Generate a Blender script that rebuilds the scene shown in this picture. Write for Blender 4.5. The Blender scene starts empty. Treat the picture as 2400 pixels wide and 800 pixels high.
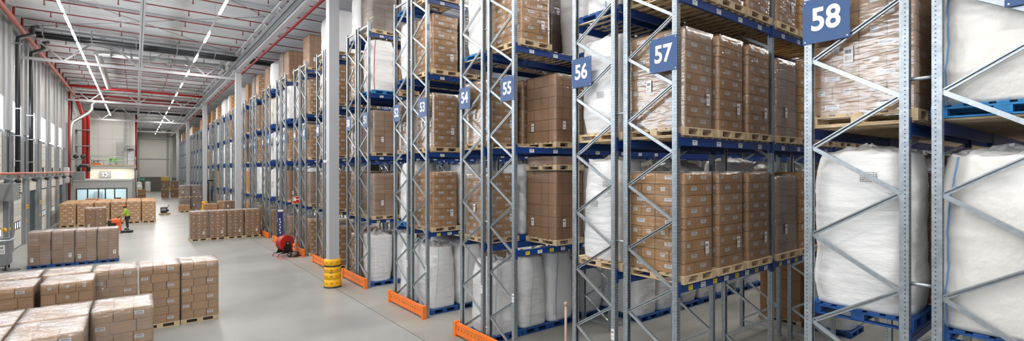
import bpy, math, random
from mathutils import Vector, Matrix, Euler, noise

RND = random.Random(11)
SC = bpy.context.scene
COL = SC.collection
PI = math.pi
ORD = ('first second third fourth fifth sixth seventh eighth ninth tenth eleventh twelfth thirteenth fourteenth fifteenth '
       'sixteenth seventeenth eighteenth nineteenth twentieth').split()

# ----------------------------------------------------------------------------------------------
# materials
# ----------------------------------------------------------------------------------------------
class NT:
    """small helper to write node trees"""
    def __init__(s, name):
        s.mat = bpy.data.materials.new(name); s.mat.use_nodes = True
        s.t = s.mat.node_tree; s.t.nodes.clear()
        s.out = s.t.nodes.new('ShaderNodeOutputMaterial')
    def n(s, typ, props=None, **inp):
        nd = s.t.nodes.new(typ)
        for k, v in (props or {}).items(): setattr(nd, k, v)
        for k, v in inp.items():
            key = int(k[1:]) if k[0] == '_' and k[1:].isdigit() else k.replace('_', ' ')
            sock = nd.inputs[key]
            if hasattr(v, 'is_output') or hasattr(v, 'links'): s.t.links.new(v, sock)
            else: sock.default_value = v
        return nd
    def math(s, op, a, b=None, c=None):
        nd = s.t.nodes.new('ShaderNodeMath'); nd.operation = op
        for i, v in enumerate((a, b, c)):
            if v is None: continue
            if hasattr(v, 'links'): s.t.links.new(v, nd.inputs[i])
            else: nd.inputs[i].default_value = v
        return nd.outputs[0]
    def mix(s, fac, a, b):
        nd = s.t.nodes.new('ShaderNodeMix'); nd.data_type = 'RGBA'
        for sock, v in ((nd.inputs[0], fac), (nd.inputs[6], a), (nd.inputs[7], b)):
            if hasattr(v, 'links'): s.t.links.new(v, sock)
            else: sock.default_value = v if not isinstance(v, tuple) else (*v, 1)[:4]
        return nd.outputs[2]
    def ramp(s, fac, lo, hi, a=0.0, b=1.0):
        nd = s.t.nodes.new('ShaderNodeMapRange')
        s.t.links.new(fac, nd.inputs[0])
        for i, v in zip((1, 2, 3, 4), (lo, hi, a, b)): nd.inputs[i].default_value = v
        return nd.outputs[0]
    def noise(s, vec, scale, detail=3, rough=.55):
        nd = s.n('ShaderNodeTexNoise', Scale=scale, Detail=detail, Roughness=rough)
        if vec is not None: s.t.links.new(vec, nd.inputs['Vector'])
        return nd.outputs['Fac']
    def coord(s, which='Object'):
        return s.n('ShaderNodeTexCoord').outputs[which]
    def scaled(s, vec, sc):
        nd = s.n('ShaderNodeMapping'); s.t.links.new(vec, nd.inputs['Vector']); nd.inputs['Scale'].default_value = sc
        return nd.outputs[0]
    def bump(s, h, strength, dist=.02):
        return s.n('ShaderNodeBump', Height=h, Strength=strength, Distance=dist).outputs[0]
    def finish(s, shader):
        s.t.links.new(shader, s.out.inputs[0]); return s.mat

def principled(name, color, rough=.5, metal=0.0, noise_amt=0.0, noise_scale=4.0, bump=0.0, bump_scale=40.0, coat=0.0, vary=0.0, rvar=0.0):
    m = NT(name)
    co = m.coord()
    c = (*color, 1)
    if noise_amt:
        f = m.noise(co, noise_scale, 4)
        c = m.mix(m.ramp(f, .3, .7), tuple(x * (1 - noise_amt) for x in color), tuple(min(1, x * (1 + noise_amt)) for x in color))
    if vary:
        oi = m.n('ShaderNodeObjectInfo').outputs['Random']
        hsv = m.n('ShaderNodeHueSaturation', Value=m.ramp(oi, 0, 1, 1 - vary, 1 + vary))
        if hasattr(c, 'links'): m.t.links.new(c, hsv.inputs['Color'])
        else: hsv.inputs['Color'].default_value = c
        c = hsv.outputs[0]
    b = m.n('ShaderNodeBsdfPrincipled', Base_Color=c, Metallic=metal, Roughness=rough)
    if coat: b.inputs['Coat Weight'].default_value = coat; b.inputs['Coat Roughness'].default_value = .15
    if rvar:
        m.t.links.new(m.ramp(m.noise(co, noise_scale * 2, 4), .3, .7, rough - rvar, rough + rvar), b.inputs['Roughness'])
    if bump: m.t.links.new(m.bump(m.noise(co, bump_scale, 4), bump, .01), b.inputs['Normal'])
    return m.finish(b.outputs[0])

def emission(name, color, strength):
    m = NT(name)
    return m.finish(m.n('ShaderNodeEmission', Color=(*color, 1), Strength=strength).outputs[0])

def mat_floor(name, c0, c1, rough):
    m = NT(name)
    co = m.coord()
    big = m.noise(co, .35, 3, .5)
    fine = m.noise(co, 6, 6, .65)
    streak = m.noise(m.scaled(co, (1.1, .35, 1)), .9, 5, .6)
    f = m.math('ADD', m.math('MULTIPLY', big, .6), m.math('ADD', m.math('MULTIPLY', fine, .05), m.math('MULTIPLY', streak, .28)))
    col = m.mix(m.ramp(f, .3, .7), c0, c1)
    # dark tyre scuffs
    sc = m.noise(m.scaled(co, (.5, 1.6, 1)), 1.0, 4, .6)
    col = m.mix(m.ramp(sc, .5, 1.0, 0, .12), col, tuple(x * .7 for x in c0))
    b = m.n('ShaderNodeBsdfPrincipled', Base_Color=col, Roughness=m.ramp(streak, .2, .8, rough - .04, rough + .06))
    b.inputs['Specular IOR Level'].default_value = .34
    m.t.links.new(m.bump(fine, .01, .01), b.inputs['Normal'])
    return m.finish(b.outputs[0])

def mat_card(name, color, vary=.12):
    m = NT(name)
    co = m.coord()
    oi = m.n('ShaderNodeObjectInfo').outputs['Random']
    corr = m.noise(m.scaled(co, (3, 3, 90)), 3, 2)
    blot = m.noise(co, 2.3, 4)
    base = m.mix(m.ramp(blot, .3, .7), tuple(x * .9 for x in color), tuple(x * 1.08 for x in color))
    base = m.mix(m.ramp(corr, .35, .65, 0, .25), base, tuple(x * .8 for x in color))
    hsv = m.n('ShaderNodeHueSaturation', Value=m.ramp(oi, 0, 1, 1 - vary, 1 + vary), Color=base)
    b = m.n('ShaderNodeBsdfPrincipled', Base_Color=hsv.outputs[0], Roughness=.68)
    return m.finish(b.outputs[0])

def mat_film(name, haze=.08, gloss=.3, tint=(.93, .94, .96), dist=.008, rough=.14, fine=.004, base=.04):
    """stretch film: mostly clear, milky streaks, creased glossy surface"""
    m = NT(name)
    co = m.coord()
    st = m.noise(m.scaled(co, (1.2, 1.2, 9)), 2.2, 5, .65)
    cr = m.noise(m.scaled(co, (2.2, 2.2, 8)), 3.0, 1, .4)
    sb = m.noise(m.scaled(co, (1.2, 1.2, 9)), 2.2, 1, .4)
    bl = m.noise(co, 1.7, 3)
    fn = m.noise(m.scaled(co, (4, 4, 9)), 5.0, 2, .5)
    b1 = m.n('ShaderNodeBump', Height=m.math('ADD', cr, sb), Strength=1.0, Distance=dist)
    b2 = m.n('ShaderNodeBump', Height=fn, Strength=1.0, Distance=fine, Normal=b1.outputs[0])
    nrm = b2.outputs[0]
    gl = m.n('ShaderNodeBsdfAnisotropic', Color=(1, 1, 1, 1), Roughness=rough, Normal=nrm)
    df = m.n('ShaderNodeBsdfDiffuse', Color=(*tint, 1), Normal=nrm)
    tr = m.n('ShaderNodeBsdfTransparent', Color=(.97, .97, .97, 1))
    a = m.n('ShaderNodeMixShader', _0=m.ramp(m.math('MULTIPLY', st, bl), .16, .42, haze * .4, haze * 2.6), _1=tr.outputs[0], _2=df.outputs[0])
    fr = m.n('ShaderNodeLayerWeight', Blend=.25, Normal=nrm).outputs['Fresnel']
    g = m.math('MULTIPLY', m.math('ADD', fr, base), gloss * 2.0)
    b = m.n('ShaderNodeMixShader', _0=m.math('MINIMUM', g, .6), _1=a.outputs[0], _2=gl.outputs[0])
    return m.finish(b.outputs[0])

def mat_bag(name, color, streak=(1.2, 1.2, 4.5), strength=.33, coat=.0, rough=.5):
    m = NT(name)
    co = m.coord()
    w1 = m.noise(m.scaled(co, streak), 2.0, 3, .5)
    w2 = m.noise(m.scaled(co, (2.5, 2.5, 1.2)), 2.0, 4, .6)
    oi = m.n('ShaderNodeObjectInfo').outputs['Random']
    hsv = m.n('ShaderNodeHueSaturation', Value=m.ramp(oi, 0, 1, .93, 1.05), Color=(*color, 1))
    b = m.n('ShaderNodeBsdfPrincipled', Base_Color=hsv.outputs[0], Roughness=rough, Normal=m.bump(m.math('ADD', w1, m.math('MULTIPLY', w2, .7)), strength, .06))
    b.inputs['Coat Weight'].default_value = coat; b.inputs['Coat Roughness'].default_value = .2
    if 'Subsurface Weight' in b.inputs: b.inputs['Subsurface Weight'].default_value = 0
    return m.finish(b.outputs[0])

def mat_label(name, paper=(.82, .83, .84), ink=(.05, .05, .06)):
    """printed sticker: two text lines on the left, a bar code on the right (uv 0..1)"""
    m = NT(name)
    sep = m.n('ShaderNodeSeparateXYZ'); m.t.links.new(m.coord('UV'), sep.inputs[0])
    u, v = sep.outputs[0], sep.outputs[1]
    def band(x, lo, hi): return m.math('MULTIPLY', m.math('GREATER_THAN', x, lo), m.math('LESS_THAN', x, hi))
    bars = m.math('GREATER_THAN', m.noise(m.n('ShaderNodeCombineXYZ', X=u, Y=0.0, Z=0.0).outputs[0], 34, 0), .5)
    dots = m.math('GREATER_THAN', m.noise(m.n('ShaderNodeCombineXYZ', X=u, Y=m.math('FLOOR', m.math('MULTIPLY', v, 5)), Z=0.0).outputs[0], 22, 1), .43)
    code = m.math('MULTIPLY', bars, m.math('MULTIPLY', band(u, .12, .88), band(v, .12, .44)))
    text = m.math('MULTIPLY', dots, m.math('MULTIPLY', band(u, .12, .8), band(v, .58, .82)))
    b = m.n('ShaderNodeBsdfPrincipled', Base_Color=m.mix(m.math('MULTIPLY', m.math('MAXIMUM', code, text), .85), paper, ink), Roughness=.45)
    return m.finish(b.outputs[0])

def mat_upright():
    """galvanised perforated upright: slots on the web, round holes on the flanges (object space)"""
    m = NT('galvanised_perforated')
    co = m.coord()
    sep = m.n('ShaderNodeSeparateXYZ'); m.t.links.new(co, sep.inputs[0])
    x, y, z = sep.outputs
    fz = m.math('FRACT', m.math('DIVIDE', z, .05))
    nz = m.n('ShaderNodeSeparateXYZ'); m.t.links.new(m.coord('Normal'), nz.inputs[0])
    nx = m.math('ABSOLUTE', nz.outputs[0])
    def near(a, c, w): return m.math('LESS_THAN', m.math('ABSOLUTE', m.math('SUBTRACT', a, c)), w)
    flange = m.math('MULTIPLY', m.math('GREATER_THAN', nx, .5), m.math('MULTIPLY', near(y, .035, .006), near(fz, .5, .13)))
    web = m.math('MULTIPLY', m.math('LESS_THAN', nx, .5), m.math('MULTIPLY', m.math('MAXIMUM', near(x, .03, .007), near(x, .07, .007)), near(fz, .5, .27)))
    hole = m.math('MAXIMUM', flange, web)
    sp = m.noise(co, 14, 4)
    col = m.mix(m.ramp(sp, .35, .65), (.33, .38, .42), (.46, .51, .55))
    col = m.mix(hole, col, (.03, .03, .035))
    b = m.n('ShaderNodeBsdfPrincipled', Base_Color=col, Metallic=m.ramp(hole, 0, 1, .8, 0), Roughness=.38)
    return m.finish(b.outputs[0])

M = {}
M['floor'] = mat_floor('polished_concrete', (.25, .258, .255), (.395, .40, .385), .33)
M['floor2'] = mat_floor('concrete_under_racks', (.235, .23, .205), (.40, .395, .365), .36)
M['joint'] = principled('floor_joint', (.12, .12, .115), .8)
M['deck'] = principled('white_roof_deck', (.80, .83, .85), .55, noise_amt=.03, noise_scale=.3)
M['white'] = principled('white_painted_steel', (.66, .68, .71), .45)
M['offwhite'] = principled('off_white_panel', (.68, .67, .63), .55, noise_amt=.03, noise_scale=.5)
M['pier'] = principled('wall_pier_grey', (.42, .43, .44), .5)
M['colgrey'] = principled('column_grey', (.43, .44, .465), .42)
M['cream'] = principled('cream_wall', (.76, .72, .63), .6, noise_amt=.02)
M['greywall'] = principled('grey_wall_panel', (.33, .335, .335), .55, noise_amt=.04, noise_scale=.6)
M['darkwall'] = principled('dark_plinth', (.15, .145, .13), .7, noise_amt=.1)
M['office'] = principled('office_grey', (.40, .41, .40), .5)
M['galv'] = principled('galvanised_steel', (.47, .52, .56), .33, metal=.8, noise_amt=.12, noise_scale=18)
M['galvdull'] = principled('galvanised_dull', (.36, .39, .41), .5, metal=.5, noise_amt=.1, noise_scale=10)
M['upright'] = mat_upright()
M['blue'] = principled('rack_beam_blue', (.008, .048, .22), .36, noise_amt=.08, noise_scale=6)
M['palblue'] = principled('pallet_blue', (.010, .072, .27), .55, noise_amt=.25, noise_scale=9)
M['paltop'] = principled('pallet_light_blue', (.012, .19, .46), .55, noise_amt=.25, noise_scale=9)
M['signblue'] = principled('sign_blue', (.028, .080, .215), .35)
M['signwhite'] = principled('sign_white', (.86, .87, .88), .4)
M['wood'] = principled('pallet_wood', (.60, .46, .29), .75, noise_amt=.2, noise_scale=7, bump=.15, vary=.15)
M['orange'] = principled('guard_orange', (.84, .20, .022), .4, noise_amt=.05)
M['yellow'] = principled('guard_yellow', (.86, .46, .008), .45, noise_amt=.06)
M['yellowdark'] = principled('guard_recess', (.55, .22, .01), .5)
M['black'] = principled('black_plastic', (.018, .018, .02), .45)
M['blacksteel'] = principled('black_steel', (.03, .03, .032), .4, metal=.3)
M['red'] = principled('pipe_red', (.27, .015, .014), .42, noise_amt=.08)
M['redbright'] = principled('bright_red', (.56, .022, .016), .4)
M['redline'] = principled('red_floor_paint', (.55, .10, .07), .6, noise_amt=.25, noise_scale=8)
M['copper'] = principled('primer_red_pipe', (.46, .13, .085), .45)
M['pipeblk'] = principled('black_drain_pipe', (.022, .024, .027), .4)
M['silver'] = principled('spiral_duct', (.62, .63, .62), .32, metal=.8, bump=.1, bump_scale=20)
M['card'] = mat_card('tan_cardboard', (.51, .28, .118))
M['card2'] = mat_card('brown_cardboard', (.385, .21, .105), .07)
M['card3'] = mat_card('dark_brown_cardboard', (.20, .125, .08), .08)
M['card4'] = mat_card('light_cardboard', (.50, .30, .155), .06)
M['gap'] = principled('carton_gap', (.10, .06, .035), .9)
M['label'] = mat_label('white_sticker')
M['ylabel'] = mat_label('yellow_sticker', (.80, .66, .02))
M['film'] = mat_film('stretch_film', .018, .34, dist=.014, fine=.006, base=.06)
M['filmshine'] = mat_film('stretch_film_shiny', .03, .62, dist=.004, rough=.22, fine=.0006, base=.12)
M['filmheavy'] = mat_film('stretch_film_thick', .08, .42, dist=.016, rough=.12, base=.06)
M['filmtop'] = mat_film('stretch_film_top', .28, .55, dist=.035, rough=.11, fine=.022, base=.10)
M['bag'] = mat_bag('white_woven_bag', (.80, .81, .81))
M['bagw'] = mat_bag('white_wrapped_bag', (.79, .80, .81), (1.0, 1.0, 5), .42, coat=.35, rough=.4)
M['bagy'] = mat_bag('cream_woven_bag', (.78, .75, .66), (2, 2, 3), .6)
M['bagfilm'] = mat_bag('film_covered_bag', (.74, .73, .70), (1.6, 1.6, 1.6), .5, coat=.8, rough=.35)
M['bagtop'] = mat_bag('clear_plastic_cap', (.70, .70, .70), (3, 3, 3), .9, coat=.5, rough=.35)
M['seam'] = principled('blue_seam', (.22, .42, .74), .6)
M['seamgrey'] = principled('pale_blue_seam', (.48, .61, .68), .6)
M['seamred'] = principled('red_seam', (.55, .08, .10), .6)
M['ink'] = principled('printed_ink', (.16, .17, .19), .6)
M['tube'] = emission('lamp_tube', (1.0, .95, .88), 55)
M['window'] = emission('daylight_pane', (.88, .93, 1.0), 17)
M['smallpane'] = emission('door_light_pane', (.80, .88, 1.0), 2.2)
M['open_dock_dark'] = principled('open_dock_shade', (.035, .065, .085), .5)
M['glassdark'] = principled('office_frame', (.03, .03, .035), .4)
M['officelit'] = emission('lit_office', (.85, .95, 1.0), 1.0)
M['officeroom'] = principled('office_interior', (.6, .68, .7), .6)
M['skin'] = principled('skin', (.55, .30, .20), .5)
M['hiviz'] = principled('hi_viz_green', (.34, .62, .03), .6)
M['navy'] = principled('navy_cloth', (.02, .025, .05), .8)
M['cap'] = principled('orange_cap', (.85, .13, .03), .55)
M['greymach'] = principled('machine_grey', (.24, .26, .27), .45)
M['green'] = principled('chair_green', (.14, .50, .04), .5)
M['pinkpost'] = principled('post_primer', (.46, .32, .26), .6)
M['banner'] = principled('banner_navy', (.03, .04, .15), .4)
M['cyan'] = principled('strip_cyan', (.02, .33, .62), .45)
M['gold'] = principled('gold_wrap', (.45, .32, .07), .35, noise_amt=.4, noise_scale=12)
M['teal'] = principled('exit_teal', (.02, .42, .36), .4)

# ----------------------------------------------------------------------------------------------
# mesh builder
# ----------------------------------------------------------------------------------------------
class MB:
    def __init__(s): s.v, s.f, s.m, s.s, s.uv = [], [], [], [], {}
    def face(s, idx, mat=0, smooth=False):
        s.f.append(tuple(idx)); s.m.append(mat); s.s.append(smooth)
    def quad(s, pts, mat=0, uv=False):
        b = len(s.v); s.v.extend(tuple(p) for p in pts)
        if uv: s.uv[len(s.f)] = [(0, 0), (1, 0), (1, 1), (0, 1)]
        s.face(range(b, b + len(pts)), mat)
    def box(s, x0, x1, y0, y1, z0, z1, mat=0):
        b = len(s.v)
        s.v.extend([(x0, y0, z0), (x1, y0, z0), (x1, y1, z0), (x0, y1, z0), (x0, y0, z1), (x1, y0, z1), (x1, y1, z1), (x0, y1, z1)])
        for q in ((0, 3, 2, 1), (4, 5, 6, 7), (0, 1, 5, 4), (1, 2, 6, 5), (2, 3, 7, 6), (3, 0, 4, 7)): s.face([b + i for i in q], mat)
        return s
    def cbox(s, x0, x1, y0, y1, z0, z1, c=.006, mat=0):
        """box with all twelve edges chamfered"""
        b = len(s.v); X, Y, Z = (x0, x1), (y0, y1), (z0, z1); ix = {}
        for i in (0, 1):
            for j in (0, 1):
                for k in (0, 1):
                    sx, sy, sz = (c, -c)[i], (c, -c)[j], (c, -c)[k]
                    for a, p in enumerate(((X[i], Y[j] + sy, Z[k] + sz), (X[i] + sx, Y[j], Z[k] + sz), (X[i] + sx, Y[j] + sy, Z[k]))):
                        ix[i, j, k, a] = len(s.v); s.v.append(p)
        def F(*q): s.face([ix[t] for t in q], mat)
        for i in (0, 1):
            q = [(i, 0, 0, 0), (i, 1, 0, 0), (i, 1, 1, 0), (i, 0, 1, 0)]; F(*(q if i else q[::-1]))
            q = [(0, i, 0, 1), (1, i, 0, 1), (1, i, 1, 1), (0, i, 1, 1)]; F(*(q[::-1] if i else q))
            q = [(0, 0, i, 2), (1, 0, i, 2), (1, 1, i, 2), (0, 1, i, 2)]; F(*(q if i else q[::-1]))
        for i in (0, 1):
            for j in (0, 1):
                q = [(i, j, 0, 0), (i, j, 0, 1), (i, j, 1, 1), (i, j, 1, 0)]; F(*(q if i != j else q[::-1]))
                q = [(i, 0, j, 0), (i, 0, j, 2), (i, 1, j, 2), (i, 1, j, 0)]; F(*(q[::-1] if i != j else q))
                q = [(0, i, j, 1), (0, i, j, 2), (1, i, j, 2), (1, i, j, 1)]; F(*(q if i != j else q[::-1]))
        for i in (0, 1):
            for j in (0, 1):
                for k in (0, 1):
                    q = [(i, j, k, 0), (i, j, k, 1), (i, j, k, 2)]; F(*(q if (i + j + k) % 2 else q[::-1]))
        return s
    def tube(s, pts, r, n=8, mat=0, cap=True, smooth=True):
        pts = [Vector(p) for p in pts]; rings = []
        up = None
        for i, p in enumerate(pts):
            d = (pts[min(i + 1, len(pts) - 1)] - pts[max(i - 1, 0)]).normalized()
            if up is None or abs(up.dot(d)) > .98: up = Vector((0, 0, 1)) if abs(d.z) < .9 else Vector((1, 0, 0))
            a = d.cross(up).normalized(); c = a.cross(d).normalized(); up = c
            rr = r[i] if isinstance(r, (list, tuple)) else r
            b = len(s.v)
            for k in range(n):
                t = 2 * PI * k / n + PI / n
                s.v.append(tuple(p + a * (rr * math.cos(t)) + c * (rr * math.sin(t))))
            rings.append(b)
        for b0, b1 in zip(rings, rings[1:]):
            for k in range(n): s.face((b0 + k, b0 + (k + 1) % n, b1 + (k + 1) % n, b1 + k), mat, smooth)
        if cap:
            s.face([rings[0] + k for k in range(n)][::-1], mat); s.face([rings[-1] + k for k in range(n)], mat)
        return s
    def bar(s, p, q, w, h, mat=0):
        """rectangular bar from p to q; w across (horizontal), h the other way"""
        p, q = Vector(p), Vector(q); d = (q - p).normalized()
        a = d.cross(Vector((0, 0, 1)))
        a = a.normalized() if a.length > 1e-4 else Vector((1, 0, 0))
        c = a.cross(d).normalized(); b = len(s.v)
        for e in (p, q):
            for (i, j) in ((-1, -1), (1, -1), (1, 1), (-1, 1)): s.v.append(tuple(e + a * (i * w / 2) + c * (j * h / 2)))
        for k in range(4): s.face((b + k, b + (k + 1) % 4, b + 4 + (k + 1) % 4, b + 4 + k), mat)
        s.face((b + 3, b + 2, b + 1, b), mat); s.face((b + 4, b + 5, b + 6, b + 7), mat)
        return s
    def lathe(s, prof, n=24, mat=0, center=(0, 0, 0), axis='z', smooth=True):
        b = len(s.v); cx, cy, cz = center
        for r, z in prof:
            for k in range(n):
                t = 2 * PI * k / n; u, v = r * math.cos(t), r * math.sin(t)
                s.v.append((cx + u, cy + v, cz + z) if axis == 'z' else (cx + z, cy + u, cz + v) if axis == 'x' else (cx + v, cy + z, cz + u))
        for i in range(len(prof) - 1):
            for k in range(n): s.face((b + i * n + k, b + i * n + (k + 1) % n, b + (i + 1) * n + (k + 1) % n, b + (i + 1) * n + k), mat, smooth)
        s.face([b + k for k in range(n)][::-1], mat); s.face([b + (len(prof) - 1) * n + k for k in range(n)], mat)
        return s
    def prism(s, poly, z0, z1, mat=0):
        """closed 2-d outline (x, y) run up from z0 to z1"""
        b = len(s.v); n = len(poly)
        for z in (z0, z1): s.v.extend((x, y, z) for x, y in poly)
        for k in range(n): s.face((b + k, b + (k + 1) % n, b + n + (k + 1) % n, b + n + k), mat)
        s.face([b + k for k in range(n)][::-1], mat); s.face([b + n + k for k in range(n)], mat)
        return s
    def label(s, c, u, v, w, h, mat):
        """flat sticker centred at c, spanning w along u and h along v"""
        c, u, v = Vector(c), Vector(u) * (w / 2), Vector(v) * (h / 2)
        s.quad([c - u - v, c + u - v, c + u + v, c - u + v], mat, True)
    def xform(s, mtx, start=0):
        for i in range(start, len(s.v)): s.v[i] = tuple(mtx @ Vector(s.v[i]))
        return s
    def mesh(s, name, *mats):
        me = bpy.data.meshes.new(name)
        me.from_pydata(s.v, [], s.f)
        me.polygons.foreach_set('material_index', s.m)
        me.polygons.foreach_set('use_smooth', s.s)
        for m in mats: me.materials.append(M[m] if isinstance(m, str) else m)
        if s.uv:
            uv = me.uv_layers.new(name='UVMap')
            for fi, co in s.uv.items():
                st = me.polygons[fi].loop_start
                for k, c in enumerate(co): uv.data[st + k].uv = c
        me.update()
        return me

def obj(name, me, parent=None, loc=(0, 0, 0), rot=(0, 0, 0), label=None):
    o = bpy.data.objects.new(name, me); COL.objects.link(o)
    o.location = loc; o.rotation_euler = rot
    if parent is not None: o.parent = parent
    if label: o['label'] = label
    return o

LABELS = {}
def tag(o, label, cat, group=None, kind=None):
    n = len(label.split())
    if n < 4 or n > 16: print('LABEL LENGTH', n, label)
    if label in LABELS: print('LABEL TWICE', label)
    LABELS[label] = 1
    o['label'] = label; o['category'] = cat
    if group: o['group'] = group
    if kind: o['kind'] = kind
    return o

def thing(name, label, cat, loc=(0, 0, 0), rotz=0, group=None):
    o = obj(name, None, None, loc, (0, 0, rotz)); o.empty_display_size = .1
    return tag(o, label, cat, group)

def struct(name, me, label=None, cat=None, parent=None, loc=(0, 0, 0)):
    o = obj(name, me, parent, loc)
    if parent is None:
        o['kind'] = 'structure'
        if label: o['label'] = label; o['category'] = cat or name.split('_')[0]
    return o

# ----------------------------------------------------------------------------------------------
# the place: +Y runs down the main aisle, +X into the racks, Z up; the camera stands at x = y = 0
# ----------------------------------------------------------------------------------------------
XW = -5.6            # left (dock) wall
XE = 46.0            # far right wall
YB, YE = -14.0, 130.0
ZC = 13.55           # roof deck
XR = 7.0             # aisle face of the rack frames
COLX = 6.02
COLY = [-2.8, 19.05, 40.9, 62.8, 84.7, 106.6, 128.5]

def build_shell():
    f = MB()
    f.quad([(XW, YB, 0), (COLX, YB, 0), (COLX, YE, 0), (XW, YE, 0)], 0)
    f.quad([(COLX, YB, 0), (XE, YB, 0), (XE, YE, 0), (COLX, YE, 0)], 1)
    f.box(COLX - .012, COLX + .012, YB, YE, -.02, .0015, 2)
    struct('floor', f.mesh('floor', 'floor', 'floor2', 'joint'), 'polished grey concrete warehouse floor with a long joint beside the racks', 'floor')
    # ribbed steel deck: ribs run across the hall (along X)
    d = MB(); y = YB; pitch = .30
    pts = []
    while y < YE:
        pts += [(y, ZC), (y + .12, ZC), (y + .15, ZC + .10), (y + .27, ZC + .10)]
        y += pitch
    b = 0
    for (y, z) in pts: d.v += [(XW, y, z), (XE, y, z)]
    for i in range(len(pts) - 1): d.face((2 * i, 2 * i + 1, 2 * i + 3, 2 * i + 2), 0)
    struct('ceiling', d.mesh('ceiling', 'deck'), 'white ribbed steel roof deck high over the hall', 'ceiling')
    # end wall: light panels over a dark plinth
    w = MB()
    w.box(XW, XE, YE, YE + .3, 3.0, ZC + .3, 0)
    w.box(XW, XE, YE - .02, YE + .3, 0, 3.0, 1)
    w.box(-.1, 5.8, YE - .12, YE, 6.9, 7.1, 2); w.box(-.1, 5.8, YE - .12, YE, 3.0, 3.2, 2)
    for x in (0.4, 5.3): w.box(x, x + .25, YE - .25, YE, 0, ZC, 2)
    struct('wall_end', w.mesh('wall_end', 'offwhite', 'darkwall', 'office'), 'pale panelled end wall above a dark plinth far down the hall', 'wall')
    w = MB(); w.box(XE, XE + .3, YB, YE, 0, ZC + .3)
    struct('wall_right', w.mesh('wall_right', 'darkwall'), 'grey wall closing the racks at their far ends', 'wall')

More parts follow.
